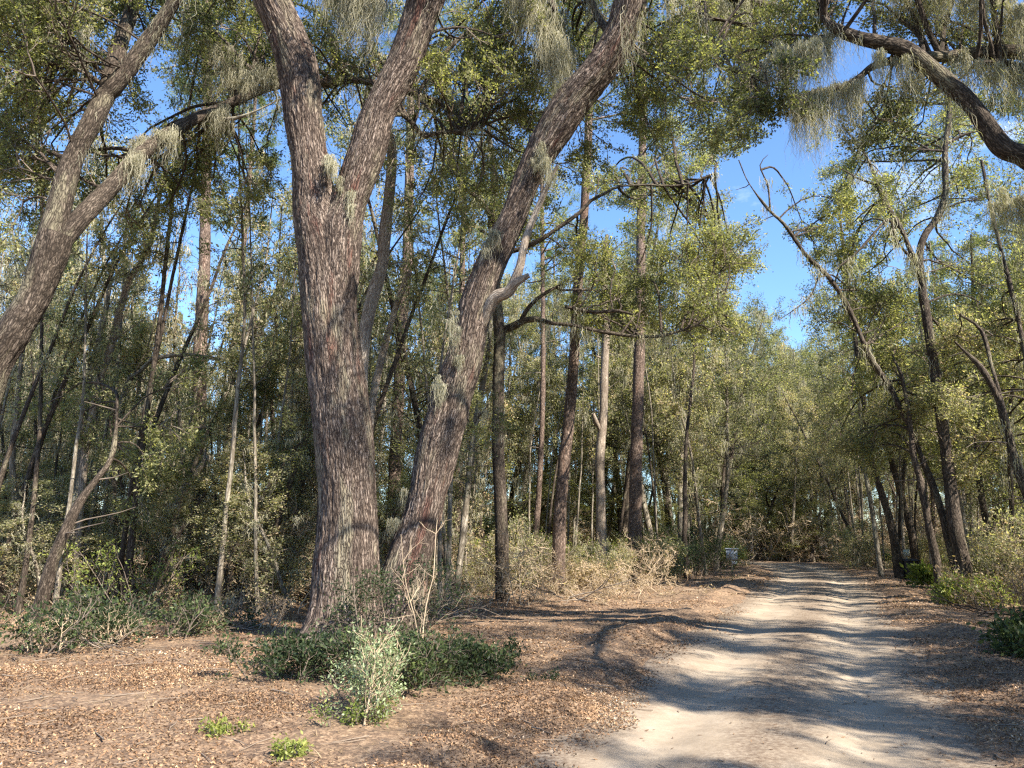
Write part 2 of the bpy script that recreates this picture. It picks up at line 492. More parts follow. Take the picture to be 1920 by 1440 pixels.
# the road as its own strip, following the bend
cl = ROAD
T = np.gradient(cl, axis=0); T /= np.linalg.norm(T, axis=1)[:, None]
S = np.concatenate([[0], np.cumsum(np.linalg.norm(np.diff(cl, axis=0), axis=1))])
sN = np.concatenate([np.arange(0, 20, .25), np.arange(20, 46, .07), np.arange(46, S[-1], .3)])
cx, cy, tx, ty = [np.interp(sN, S, q) for q in (cl[:, 0], cl[:, 1], T[:, 0], T[:, 1])]
lat = np.arange(-2.4, 2.41, .06)
RX = cx[:, None] + ty[:, None] * lat; RY = cy[:, None] - tx[:, None] * lat
RD = np.repeat(lat[None], len(sN), 0)
tag(grid_mesh('dirt_road', RX, RY, road_z(RX, RY, RD), road_mat(), ('lane', RD / RW)), kind='structure')

# fallen leaves: a carpet nobody could count
rng = np.random.default_rng(11)
def scatter(n, x0, x1, y0, y1, keep):
    """random spots seen from the camera, nearer ones as dense as needed"""
    x = rng.uniform(x0, x1, n); y = rng.uniform(y0, y1, n)
    d = road_d(x, y)
    k = keep(x, y, d)
    x, y, d = x[k], y[k], d[k]
    return x, y, d

def flat_leaves(x, y, z, size, mb, tilt=.7, asp=.45):
    n = len(x)
    a = rng.uniform(0, 2 * np.pi, n)
    nn = np.stack([rng.normal(0, tilt, n), rng.normal(0, tilt, n), np.ones(n)], 1)
    d = np.stack([np.cos(a), np.sin(a), np.zeros(n)], 1)
    b = np.cross(nn, d); b /= np.linalg.norm(b, axis=1)[:, None]
    d = np.cross(b, nn); d /= np.linalg.norm(d, axis=1)[:, None]
    L = (size * rng.uniform(.6, 1.3, n))[:, None]
    c = np.cross(d, b)
    p = np.stack([x, y, z + np.abs(d[:, 2]) * L[:, 0] * .5], 1)
    v = np.stack([p - d * L * .5, p + b * L * asp * .5 - c * L * .08, p + d * L * .5, p - b * L * asp * .5 - c * L * .08], 1)
    mb.quads(v.reshape(-1, 3), np.arange(4 * n).reshape(n, 4))

mb = MB()
for n, y0, y1, sz in ((250000, 4.5, 9.5, .028), (140000, 9.5, 18, .04), (60000, 18, 36, .08)):
    r = y1 * .78
    x, y, d = scatter(n, -r, r, y0, y1, lambda x, y, d: (np.abs(d) > RW - .22 + .28 * fbm(x * 1.1, y * 1.1, 0, 77) + .4 * rng.random(len(x)) ** 2) & (np.abs(x) < y * .78 + 1) & (rng.random(len(x)) < .45 + .6 * fbm(x * .8, y * .8, 0, 78)))
    flat_leaves(x, y, np.maximum(ground_z(x, y, d), road_z(x, y, d)) + .004, sz, mb)
tag(mb.build('leaf_litter', LITTER), 'brown and orange fallen leaves carpeting the ground', 'leaf litter', kind='stuff')
mb = MB()
x, y, d = scatter(15000, -4, 16, 4.5, 30, lambda x, y, d: (np.abs(d) < RW + .1) & (rng.random(len(x)) < .10 + .5 * np.exp(-(d / .35) ** 2) + .9 * smooth(1.0, 1.5, np.abs(d)) + .25 * (fbm(x * .6, y * .6, 0, 8) > .2)))
flat_leaves(x, y, road_z(x, y, d) + .004, .042, mb, .3, .35)
tag(mb.build('leaf_debris', ROADLEAF), 'dark leaf crumbs scattered over the sandy road', 'leaf debris', kind='stuff')
# pale dry grass and pine straw tufts
mb = MB()
x, y, d = scatter(110000, -22, 24, 4.6, 34, lambda x, y, d: (np.abs(d) > RW + .25) & (np.abs(x) < y * .78 + 1) & (fbm(x * .7, y * .7, 0, 90) > .0))
p = np.stack([x, y, ground_z(x, y, d)], 1)
dd = rng.normal(size=p.shape) * .8; dd[:, 2] = np.abs(dd[:, 2]) * .5 + .12
mb.ribbons(p, rng.uniform(.05, .16, len(x)), .005 + y * .00022, 3, rng, .25, .5, dd)
tag(mb.build('dry_grass', TANLEAF), 'pale dry grass and pine straw strewn on the ground', 'dry grass', kind='stuff')

# short broken sticks among the leaves and on the sand
mb = MB()
x, y, d = scatter(2600, -16, 18, 4.6, 26, lambda x, y, d: (np.abs(x) < y * .78 + 1) & ((np.abs(d) > RW) | (rng.random(len(x)) < .25)))
for a_, b_, d_ in zip(x, y, d):
    th = rng.uniform(0, 6.28); L = rng.uniform(.06, .4) * (.5 if abs(d_) < RW else 1)
    t = np.array([-.5, -.1, .2, .5]) * L
    q = np.stack([a_ + np.cos(th) * t + rng.normal(0, .012, 4), b_ + np.sin(th) * t + rng.normal(0, .012, 4), np.zeros(4)], 1)
    q[:, 2] = max(float(ground_z(a_, b_, d_)), float(road_z(a_, b_, np.array(d_)))) + .012
    mb.tube(q, np.linspace(.006, .003, 4) * rng.uniform(.6, 1.4), 4)
STICK = bpy.data.materials.new('stick'); STICK.use_nodes = True
STICK.node_tree.nodes['Principled BSDF'].inputs['Base Color'].default_value = (.20, .155, .115, 1); STICK.node_tree.nodes['Principled BSDF'].inputs['Roughness'].default_value = .9
tag(mb.build('fallen_twigs', STICK), 'short broken twigs strewn over the leaves', 'twigs', kind='stuff')

# ------------------------------------------------------------------ growing plants
def unit(v):
    return v / (np.linalg.norm(v) + 1e-12)

def wander(p, d, L, n, wob, up, rng):
    pts = [np.array(p, float)]
    d = unit(np.array(d, float))
    for i in range(n):
        d = unit(d + rng.normal(size=3) * wob + np.array([0, 0, up]))
        pts.append(pts[-1] + d * (L / n))
    return np.array(pts)

def tilt(d, ang, rng):
    a = unit(np.cross(d, rng.normal(size=3)))
    return unit(d * math.cos(ang) + a * math.sin(ang))

class Grow:
    """wood, leaves and moss of one plant, gathered in world or local space"""
    def __init__(s, seed):
        s.rng = np.random.default_rng(seed)
        s.wood, s.twig = MB(), MB()
        s.lp, s.ld = [], []
        s.mossp = []
    def ramify(s, p, d, L, r, lvl, n=(4, 5, 5), ang=.75, ratio=.55, wob=.16, up=.03, leaf=(10, .10), minr=.003, drop=0):
        g = s.rng
        k = max(3, int(3 + lvl))
        pts = wander(p, d, L, k, wob, up, g)
        rr = np.linspace(r, max(r * .35, minr), len(pts))
        (s.wood if r > .022 else s.twig).tube(pts, rr, 7 if r > .05 else (5 if r > .02 else 3))
        if lvl == 0:
            m = leaf[0]
            if m:
                t = g.uniform(.1, 1.0, m) * (len(pts) - 1)
                i = np.minimum(t.astype(int), len(pts) - 2); f = (t - i)[:, None]
                q = pts[i] * (1 - f) + pts[i + 1] * f
                s.lp.append(q + g.normal(size=q.shape) * leaf[1]); s.ld.append(np.repeat(unit(pts[-1] - pts[0])[None], m, 0) * .8)
            return
        c = n[min(lvl - 1, len(n) - 1)]
        for i in range(c):
            t = (.25 + .75 * (i + g.random()) / c) * (len(pts) - 1)
            j = min(int(t), len(pts) - 2); f = t - j
            q = pts[j] * (1 - f) + pts[j + 1] * f
            dd = tilt(unit(pts[j + 1] - pts[j]), ang * g.uniform(.6, 1.3), g)
            dd[2] -= drop
            s.ramify(q, unit(dd), L * ratio * g.uniform(.7, 1.2) * (1.1 - .35 * t / len(pts)), max(r * .5, minr), lvl - 1, n, ang, ratio, wob, up, leaf, minr, drop)
    def leafmesh(s, size, asp=.42, up=.4, frac=1.0):
        mb = MB()
        if s.lp:
            p, d = np.concatenate(s.lp), np.concatenate(s.ld)
            mb.leaves(p, size, asp, up, s.rng, d)
        return mb

def moss_mb(points, rng, count=14, ln=(.25, .8), width=.008, spread=.08, segs=5, mb=None, dens=2.6):
    """hanging strands, several to each point"""
    mb = mb or MB()
    if not len(points): return mb
    count = int(count * dens)
    p = np.repeat(np.asarray(points, float), count, 0)
    cl = np.repeat(rng.uniform(ln[0], ln[1], len(points)), count)
    L = cl * (.12 + 1.05 * rng.random(len(p)) ** 1.4)
    p = p + rng.normal(size=p.shape) * spread * .6 * np.array([1, 1, .5])
    width = width * 1.15
    mb.ribbons(p, L, width, segs + 5, rng, .42, hang=True)
    # short curls standing off the strands
    sel = rng.random(len(p)) < .4
    q = p[sel].copy(); q[:, 2] -= rng.random(len(q)) * L[sel] * .8
    dd = rng.normal(size=q.shape); dd[:, 2] -= .6
    mb.ribbons(q, rng.uniform(.03, .08, len(q)), width * .7, 2, rng, .3, .8, dd)
    return mb

# ------------------------------------------------------------------ photographed stems given by pixel, depth and width
def stem_pts(spec, step=.12, scale=1.0):
    """rows (px, py, depth, width px) -> world points and radii"""
    rows = []
    for px, py, Y, wd in spec:
        p = P(px, py, Y)
        dist = np.linalg.norm(p - np.array([0, 0, CAMZ]))
        rows.append([*p, wd * dist / F / 2 * scale])
    s = spline(np.array(rows), step)
    return s[:, :3], np.maximum(s[:, 3], .004)

def to_ground(spec_pts, rad, ext=.25):
    """carry the foot of a stem down into the ground"""
    p0 = spec_pts[0].copy(); z = gz(p0[0], p0[1]) - ext
    if p0[2] > z:
        d = unit(spec_pts[0] - spec_pts[min(6, len(spec_pts) - 1)])
        k = (p0[2] - z) / max(.3, -d[2]) if d[2] < -.05 else 0
        foot = p0 + d * k; foot[2] = z
        n = max(2, int(np.linalg.norm(foot - p0) / .12))
        t = np.linspace(0, 1, n, endpoint=False)[:, None]
        spec_pts = np.vstack([foot * (1 - t) + p0 * t, spec_pts]); rad = np.concatenate([np.full(n, rad[0]), rad])
    return spec_pts, rad

def oak_disp(x, y, z):
    lump = .045 * fbm(x * 1.6, y * 1.6, z * .9, 101, 2)
    rid = 1 - np.abs(vnoise(x * 26, y * 26, z * 3.0, 111)) * 2
    rid2 = 1 - np.abs(vnoise(x * 40, y * 40, z * 9, 115)) * 2
    return lump + .016 * rid + .007 * rid2

def small_disp(x, y, z):
    return .012 * fbm(x * 3, y * 3, z * 1.8, 121, 2) + .004 * vnoise(x * 30, y * 30, z * 7, 131)

def spray(g, nodes_, target, size, leaf=(9, .08), lvl=2, n=(4, 5), r=.03, dens=1.0):
    """a leafy spray hung on a branch that comes from the nearest limb point"""
    A = nodes_
    dd_ = np.linalg.norm(A - target, axis=1)
    k = (dd_ * g.rng.uniform(1, 1.9, len(dd_)) + g.rng.uniform(0, 1.0, len(dd_))).argmin()
    a = A[k]; v = target - a; L = np.linalg.norm(v)
    if L > .15:
        m = int(4 + L * 2)
        t = np.linspace(0, 1, m + 1)[:, None]
        bow = np.array([0, 0, .07 * L]) + g.rng.normal(size=3) * .06 * L
        pts = a + v * t + bow * np.sin(np.pi * t) + np.cumsum(g.rng.normal(size=(m + 1, 3)) * .03 * L / m * 2, 0) * (t > 0)
        rr = np.linspace(min(.012 + L * .008, .05), r * .45, m + 1)
        g.wood.tube(pts, rr, 6)
        d = unit(pts[-1] - pts[-2]); p = pts[-1]
        for _ in range(int(L * 1.3)):                 # side twigs on the way
            i = g.rng.integers(1, len(pts) - 1)
            g.ramify(pts[i], tilt(d, g.rng.uniform(.5, 1.2), g.rng), size * .6, r * .4, 1, n, leaf=leaf)
    else:
        d, p = unit(g.rng.normal(size=3)), a
    for q in range(max(1, int(3 * dens))):
        g.ramify(p, tilt(d, g.rng.uniform(.2, 1.0), g.rng), size * g.rng.uniform(.7, 1.1), r * .5, lvl, n, leaf=leaf, up=.02)

def limb_nodes(*arrs):
    return np.vstack(arrs)

# ------------------------------------------------------------------ the big double-trunked oak
TO = 11.4
root = empty('oak_tree', (OAK[0], OAK[1], gz(*OAK)), 'massive double-trunked oak with rough bark standing in the middle of the clearing', 'tree')
def stem(root, name, spec, mat, sides=20, disp=small_disp, ground=False, flare=0, step=.12, seed=0, label=None, taper=None):
    pts, rad = stem_pts(spec, step)
    if ground: pts, rad = to_ground(pts, rad)
    mb = MB(); mb.tube(pts, rad, sides, disp, flare, seed)
    o = mb.build(name, mat, root, True)
    if label: o['label'] = label
    return pts, rad, o

LT = [(650, 1205, TO, 112), (650, 1100, TO, 107), (652, 960, TO, 106), (646, 850, TO, 104), (637, 765, TO, 98), (629, 680, TO, 96), (619, 560, TO, 96), (613, 480, TO, 96),
      (597, 410, TO, 84), (582, 320, TO - .1, 62), (571, 220, TO - .2, 60), (561, 140, TO - .3, 65), (536, 67, TO - .5, 57), (507, 0, TO - .7, 53), (478, -80, TO - .9, 55), (455, -200, TO - 1.2, 50), (440, -330, TO - 1.5, 42)]
ltp, ltr, _ = stem(root, 'trunk', LT, OAKBARK, 170, oak_disp, True, .75, .028, 1)
MTs = [(627, 640, TO - .05, 64), (632, 540, TO - .08, 70), (638, 450, TO - .1, 78), (655, 385, TO - .1, 64), (682, 300, TO - .2, 56), (711, 205, TO - .3, 54), (762, 105, TO - .4, 57), (797, 0, TO - .6, 58), (822, -90, TO - .9, 58), (850, -210, TO - 1.2, 50), (865, -330, TO - 1.5, 42)]
mtp, mtr, _ = stem(root, 'trunk', MTs, OAKBARK, 140, oak_disp, False, 0, .028, 2)
RT = [(738, 1200, TO + .22, 88), (760, 1080, TO + .32, 76), (794, 960, TO + .42, 72), (817, 850, TO + .5, 74), (843, 757, TO + .5, 70), (868, 680, TO + .45, 62), (886, 610, TO + .4, 60), (904, 547, TO + .35, 57), (930, 475, TO + .3, 54),
      (964, 400, TO + .25, 50), (1005, 305, TO + .2, 52), (1064, 203, TO, 56), (1120, 133, TO - .2, 54), (1161, 67, TO - .4, 53), (1184, 0, TO - .6, 52), (1196, -90, TO - .8, 46), (1190, -220, TO - 1, 38)]
rtp, rtr, _ = stem(root, 'trunk', RT, OAKBARK, 140, oak_disp, True, .7, .028, 3)
dp, dr, _ = stem(root, 'dead_branch', [(902, 610, TO + .3, 20), (927, 560, TO + .1, 24), (955, 545, TO, 22), (975, 500, TO - .1, 17), (985, 450, TO - .1, 13), (1008, 392, TO, 11), (1030, 340, TO, 9), (1045, 310, TO, 5)], DEADWOOD, 16, small_disp, step=.04, seed=5, label='bare grey dead branch on the leaning trunk')
stem(root, 'dead_branch', [(945, 552, TO, 16), (972, 528, TO - .1, 14), (992, 516, TO - .15, 9)], DEADWOOD, 12, small_disp, step=.04, seed=6, label='short broken stub of dead wood')
g = Grow(21)
b1, _, _ = stem(root, 'limb', [(690, 250, TO + .1, 18), (742, 214, TO + .6, 10), (770, 228, TO + .8, 9), (793, 253, TO + 1, 8), (830, 248, TO + 1.1, 7), (873, 245, TO + 1.2, 6), (905, 235, TO + 1.2, 4)], LIMBBARK, 9, step=.08, seed=7)
b2, _, _ = stem(root, 'limb', [(1140, 60, TO - .2, 14), (1120, 30, TO, 11), (1095, -30, TO, 9), (1040, -80, TO, 7), (985, -60, TO, 6)], LIMBBARK, 9, step=.08, seed=8)
b3, _, _ = stem(root, 'limb', [(1196, -30, TO - .5, 26), (1260, -40, TO - .4, 17), (1330, -30, TO - .2, 14), (1420, 5, TO, 10), (1480, 15, TO, 6)], LIMBBARK, 9, step=.08, seed=9)
b4, _, _ = stem(root, 'limb', [(475, -80, TO - .9, 30), (420, -120, TO - 1, 22), (340, -130, TO - 1, 15), (250, -90, TO - 1, 10)], LIMBBARK, 9, step=.08, seed=10)
b5, _, _ = stem(root, 'limb', [(830, -110, TO - .9, 30), (900, -150, TO - .8, 22), (980, -130, TO - .6, 15), (1040, 20, TO - .5, 9)], LIMBBARK, 9, step=.08, seed=11)
nod = limb_nodes(ltp[::6], mtp[::6], rtp[::6], b1, b2, b3, b4, b5)
nod = nod[nod[:, 2] > 4.2]
rr_ = np.random.default_rng(5)
for (x0, x1, y0, y1, n, Y0, Y1) in ((600, 700, -60, 150, 6, TO + .5, TO + 3), (820, 1130, -60, 190, 20, TO, TO + 3.5), (780, 1110, 150, 330, 13, TO + .6, TO + 3.5), (1180, 1480, -80, 90, 17, TO - 1, TO + 3), (1150, 1400, 60, 220, 14, TO, TO + 4),
                                    (250, 520, -120, 60, 6, TO - 1, TO + 2), (200, 1500, -500, -120, 14, TO - 2, TO + 3)):
    for _ in range(int(n * 2.1)):
        spray(g, nod, P(rr_.uniform(x0, x1), rr_.uniform(y0, y1), rr_.uniform(Y0, Y1)), .85, leaf=(19, .05), dens=.9)
g.wood.build('branches', LIMBBARK, root, True); g.twig.build('twigs', TWIG, root)
g.leafmesh(.056, .45).build('foliage', OAKLEAF, root)
print('oak leaves', sum(len(q) for q in g.lp))
mr = np.random.default_rng(8)
def mpts(rows):
    out = []
    for (x0, y0, x1, y1, Y, n, jit) in rows:
        t = mr.random(n)
        for q in t: out.append(P(x0 + (x1 - x0) * q + mr.normal() * jit, y0 + (y1 - y0) * q + mr.normal() * jit, Y + mr.normal() * .12))
    return np.array(out)
mm = moss_mb(mpts([(655, -40, 715, -20, TO - .3, 44, 7), (600, -60, 655, -40, TO + .3, 20, 8), (950, -30, 1050, 30, TO + .1, 30, 8), (1020, 40, 1062, 90, TO, 36, 6), (1150, 0, 1200, 20, TO - .5, 8, 8), (1230, -20, 1420, 5, TO - .2, 14, 10)]), mr, 20, (.7, 1.7), .007, .06, 9)
moss_mb(mpts([(612, 290, 645, 330, TO - .42, 14, 5), (640, 330, 665, 400, TO - .42, 8, 5), (845, 590, 862, 690, TO + .1, 10, 6), (835, 700, 820, 735, TO + .15, 8, 6), (1000, 260, 1035, 330, TO - .1, 16, 6), (905, 470, 930, 420, TO - .05, 8, 5), (735, 985, 760, 900, TO + .3, 5, 5)]), mr, 20, (.18, .5), .007, .06, 5, mm)
moss_mb(nod[mr.integers(0, len(nod), 130)], mr, 8, (.3, 1.1), .007, .12, 5, mm)
mm.build('hanging_moss', MOSS, root)

# ------------------------------------------------------------------ leaning oak at the left
LO = 10.5
lf = P(-70, 900, LO)
root = empty('oak_tree', (lf[0] - .6, LO, gz(lf[0] - .6, LO)), 'leaning oak forking into two crooked limbs at the left edge of the clearing', 'tree')
a1, _, _ = stem(root, 'trunk', [(-190, 1130, LO, 70), (-130, 980, LO, 62), (-70, 830, LO, 58), (-18, 700, LO, 46), (24, 630, LO, 44), (66, 555, LO, 42), (94, 480, LO, 43), (108, 440, LO, 40)], LIMBBARK, 60, lambda x, y, z: oak_disp(x, y, z) * 1.1, True, .2, .05, 12)
a2, _, _ = stem(root, 'limb', [(80, 505, LO, 42), (108, 400, LO, 36), (134, 307, LO + .1, 30), (167, 240, LO + .1, 29), (195, 182, LO + .2, 28), (215, 160, LO + .2, 27), (247, 120, LO + .2, 25), (290, 60, LO + .2, 23), (328, 0, LO + .1, 20), (365, -70, LO, 17), (400, -170, LO, 12)], LIMBBARK, 30, small_disp, step=.05, seed=13)
a3, _, _ = stem(root, 'limb', [(196, 190, LO + .2, 26), (212, 125, LO + .4, 24), (228, 75, LO + .6, 22), (253, 0, LO + .9, 18), (270, -100, LO + 1, 14)], LIMBBARK, 20, small_disp, step=.06, seed=14)
a4, _, _ = stem(root, 'limb', [(90, 480, LO, 38), (150, 410, LO + .2, 29), (187, 372, LO + .5, 27), (227, 330, LO + .8, 27), (260, 293, LO + 1.1, 24), (300, 263, LO + 1.4, 22), (335, 240, LO + 1.7, 20), (378, 216, LO + 2, 18), (413, 203, LO + 2.3, 16), (467, 178, LO + 2.6, 15), (527, 158, LO + 2.8, 14),
                                (607, 155, LO + 3, 15), (673, 150, LO + 3, 12), (767, 173, LO + 3, 13), (807, 187, LO + 3, 11), (847, 207, LO + 3, 9), (887, 240, LO + 3, 6)], LIMBBARK, 24, small_disp, step=.07, seed=15, label='long crooked limb reaching right behind the big oak')
a5, _, _ = stem(root, 'limb', [(783, 178, LO + 3, 9), (800, 150, LO + 3, 8), (820, 117, LO + 3, 8), (845, 88, LO + 3, 7), (873, 63, LO + 3, 6), (923, 37, LO + 3, 4)], LIMBBARK, 9, step=.1, seed=16)
a6, _, _ = stem(root, 'limb', [(200, 165, LO + .3, 9), (160, 133, LO + .3, 7), (140, 90, LO + .3, 7), (127, 30, LO + .3, 9), (117, 0, LO + .3, 9), (105, -60, LO + .3, 8)], LIMBBARK, 9, step=.1, seed=17)
a7, _, _ = stem(root, 'limb', [(395, 225, LO + 2.3, 7), (440, 222, LO + 2.1, 5), (480, 208, LO + 2, 5), (527, 185, LO + 2, 4)], GREYBARK, 8, step=.08, seed=18)
g = Grow(31)
nod = limb_nodes(a2[::2], a3[::2], a4[::2], a5, a6, a7); nod = nod[nod[:, 2] > 3.6]
for (x0, x1, y0, y1, n, Y0, Y1) in ((-40, 150, -60, 150, 22, LO - 1.2, LO + 1.5), (120, 320, -60, 60, 8, LO, LO + 2.5), (-60, 100, 100, 400, 16, LO, LO + 2.5), (200, 420, 290, 400, 7, LO + 2, LO + 4), (340, 540, -20, 150, 18, LO + 3, LO + 5), (330, 520, 240, 340, 8, LO + 3, LO + 5),
                                    (560, 900, 60, 260, 12, LO + 2.8, LO + 5), (60, 330, 40, 200, 6, LO + .5, LO + 3), (-300, 500, -450, -80, 9, LO - 2, LO + 3), (700, 900, 230, 380, 4, LO + 3, LO + 5)):
    for _ in range(int(n * 2.1)):
        spray(g, nod, P(rr_.uniform(x0, x1), rr_.uniform(y0, y1), rr_.uniform(Y0, Y1)), .8, leaf=(19, .05), dens=.9)
g.wood.build('branches', LIMBBARK, root, True); g.twig.build('twigs', TWIG, root)
g.leafmesh(.054, .45).build('foliage', OAKLEAF, root)
mm = moss_mb(mpts([(250, 270, 330, 240, LO + 1.3, 14, 5), (400, 160, 520, 130, LO + 2.6, 34, 12), (230, 320, 262, 290, LO + 1, 10, 4), (380, 215, 430, 200, LO + 2.1, 9, 4), (330, 40, 460, 120, LO + 2, 14, 16), (590, 150, 600, 160, LO + 3, 4, 5), (690, 160, 860, 200, LO + 3, 16, 5), (-30, -40, 160, 80, LO, 14, 20)]), mr, 18, (.3, .85), .008, .09, 6)
moss_mb(nod[mr.integers(0, len(nod), 120)], mr, 8, (.25, .9), .007, .12, 5, mm)
mm.build('hanging_moss', MOSS, root)

# ------------------------------------------------------------------ oak outside the frame whose limb hangs over the road
RO = 9.0
root = empty('oak_tree', (9.3, RO, gz(9.3, RO)), 'mossy oak limb arching in from the right edge over the road', 'tree')
mbt = MB()
bt = spline(np.array([[9.3, RO, gz(9.3, RO) - .3, .32], [9.2, RO, 2.0, .27], [9.0, RO, 4.2, .25], [8.7, RO, 6.4, .2], [8.5, RO - .2, 9, .14]]), .1)
mbt.tube(bt[:, :3], bt[:, 3], 36, small_disp, .3); mbt.build('trunk', LIMBBARK, root, True)
crownl = []
for k, e in enumerate([(6.3, 8.3, 11.2), (4.5, 5.5, 11), (5.0, 3.2, 10.8), (8, 1.8, 8.2), (10.5, 4, 10.5), (2.5, 6.0, 12.0)]):
    a = bt[int(len(bt) * (.6 + .05 * k)), :3]; e = np.array(e); t = np.linspace(0, 1, 30)[:, None]
    q = a + (e - a) * t + np.array([0, 0, 1.2]) * np.sin(t * 3.14) + .25 * np.sin(t * 9 + k) * np.array([1, -.6, .3]) * t
    mbl = MB(); mbl.tube(q, np.linspace(.13, .035, 30), 12, small_disp, 0, k); mbl.build('limb', LIMBBARK, root, True); crownl.append(q[8:])
crownl = np.vstack(crownl)
c1, _, _ = stem(root, 'limb', [(2330, 640, RO, 44), (2200, 500, RO, 38), (2050, 375, RO, 34), (1960, 318, RO, 31), (1920, 293, RO, 29), (1880, 276, RO, 28), (1847, 232, RO, 27), (1813, 187, RO, 25), (1780, 158, RO, 23), (1747, 130, RO, 24), (1697, 93, RO, 26), (1647, 80, RO, 20), (1612, 72, RO, 18), (1580, 60, RO, 17), (1553, 44, RO, 12), (1535, 20, RO, 8)], LIMBBARK, 34, small_disp, step=.04, seed=21)
c2, _, _ = stem(root, 'limb', [(2260, 170, RO + .5, 30), (2050, 108, RO + .5, 24), (1920, 98, RO + .5, 20), (1860, 98, RO + .5, 18), (1780, 106, RO + .5, 17), (1720, 106, RO + .3, 15), (1680, 112, RO + .2, 14), (1640, 123, RO + .2, 13), (1610, 145, RO + .2, 11), (1580, 162, RO + .2, 10), (1545, 170, RO + .2, 9), (1527, 173, RO + .2, 8), (1500, 190, RO + .2, 7), (1477, 213, RO + .2, 4)], LIMBBARK, 24, small_disp, step=.05, seed=22)
c3, _, _ = stem(root, 'limb', [(2050, 160, RO + .4, 12), (1920, 126, RO + .4, 10), (1880, 117, RO + .4, 8), (1830, 118, RO + .4, 5)], LIMBBARK, 12, step=.06, seed=23)
c4, _, _ = stem(root, 'limb', [(1580, 62, RO, 10), (1520, 75, RO + .2, 8), (1470, 95, RO + .3, 8), (1440, 115, RO + .4, 8), (1395, 130, RO + .5, 7), (1365, 132, RO + .6, 5), (1340, 115, RO + .6, 4)], LIMBBARK, 10, step=.06, seed=24)
c5, _, _ = stem(root, 'limb', [(1373, 132, RO + .5, 5), (1350, 90, RO + .6, 5), (1328, 60, RO + .6, 4), (1320, 20, RO + .6, 3)], LIMBBARK, 7, step=.06, seed=25)
g = Grow(41)
for _ in range(95):
    c = crownl[rr_.integers(0, len(crownl))] + rr_.normal(size=3) * np.array([1.1, 1.0, .8])
    if c[2] - 1.6 > .86 * c[1] + .9: spray(g, crownl, c, .9, leaf=(9, .09), dens=1)
nod = limb_nodes(c1[len(c1) // 3::3], c2[len(c2) // 3::3], c3, c4, c5)
for (x0, x1, y0, y1, n, Y0, Y1) in ((1290, 1500, 0, 130, 8, RO, RO + 1.5), (1360, 1480, 130, 210, 5, RO, RO + 1), (1680, 1800, 0, 70, 3, RO + .6, RO + 1.5), (1640, 1740, 160, 240, 4, RO + .5, RO + 1.2), (1740, 1930, 0, 80, 5, RO + .8, RO + 1.8), (1500, 1640, -60, 30, 5, RO + .4, RO + 1.5), (1830, 1940, 100, 220, 3, RO + .8, RO + 2), (1400, 2100, -350, -60, 8, RO - 2, RO + 2)):
    for _ in range(int(n * 2.1)):
        spray(g, nod, P(rr_.uniform(x0, x1), rr_.uniform(y0, y1), rr_.uniform(Y0, Y1)), .6, leaf=(18, .045), r=.02, dens=.8)
g.wood.build('branches', LIMBBARK, root, True); g.twig.build('twigs', TWIG, root)
g.leafmesh(.048, .45).build('foliage', OAKLEAF, root)
mm = moss_mb(mpts([(1560, 65, 1460, 100, RO + .1, 26, 5), (1460, 90, 1500, 200, RO + .2, 16, 12), (1640, 95, 1700, 110, RO + .05, 6, 4), (1530, 172, 1620, 145, RO + .2, 16, 4), (1490, 180, 1560, 170, RO + .2, 14, 5), (1700, 110, 1800, 150, RO + .1, 8, 5), (1730, -60, 1920, 20, RO + .4, 44, 16), (1800, 100, 1940, 130, RO + .5, 22, 8), (1370, 130, 1440, 120, RO + .5, 7, 4), (1860, 380, 1960, 360, RO + 2, 22, 10), (1640, -50, 1740, 0, RO + .5, 12, 10)]), mr, 20, (.5, 1.35), .0062, .055, 8)
moss_mb(nod[mr.integers(0, len(nod), 90)], mr, 8, (.2, .8), .006, .08, 5, mm)
mm.build('hanging_moss', MOSS, root)

# ------------------------------------------------------------------ pines and other single trees drawn from the photograph
def pine_crown(g, top, H, r, z0, rmax, n=26, tuft=26):
    """whorled branches with needle tufts between height z0 and H above the foot line"""
    for i in range(n):
        t = (i + g.rng.random()) / n
        p = top(z0 + (H - z0) * t)
        a = g.rng.uniform(0, 2 * np.pi)
        L = rmax * (1 - .75 * t) * g.rng.uniform(.6, 1.15)
        d = np.array([math.cos(a), math.sin(a), g.rng.uniform(-.1, .45)])
        pts = wander(p, d, L, 5, .12, .05, g.rng)
        g.wood.tube(pts, np.linspace(.035 * (1 - .6 * t) + .008, .008, 6), 5)
        for k in range(5):
            j = g.rng.integers(2, 6)
            q = wander(pts[j], tilt(unit(d), g.rng.uniform(.2, .8), g.rng), L * .3, 3, .15, .08, g.rng)
            g.twig.tube(q, np.linspace(.008, .004, 4), 3)
            for e in (q[-1], q[-2], pts[min(j, 5)]):
                m = tuft
                g.lp.append(np.repeat(e[None], m, 0) + g.rng.normal(size=(m, 3)) * .06)
                g.ld.append(np.repeat(unit(q[-1] - q[0])[None], m, 0) * .5)

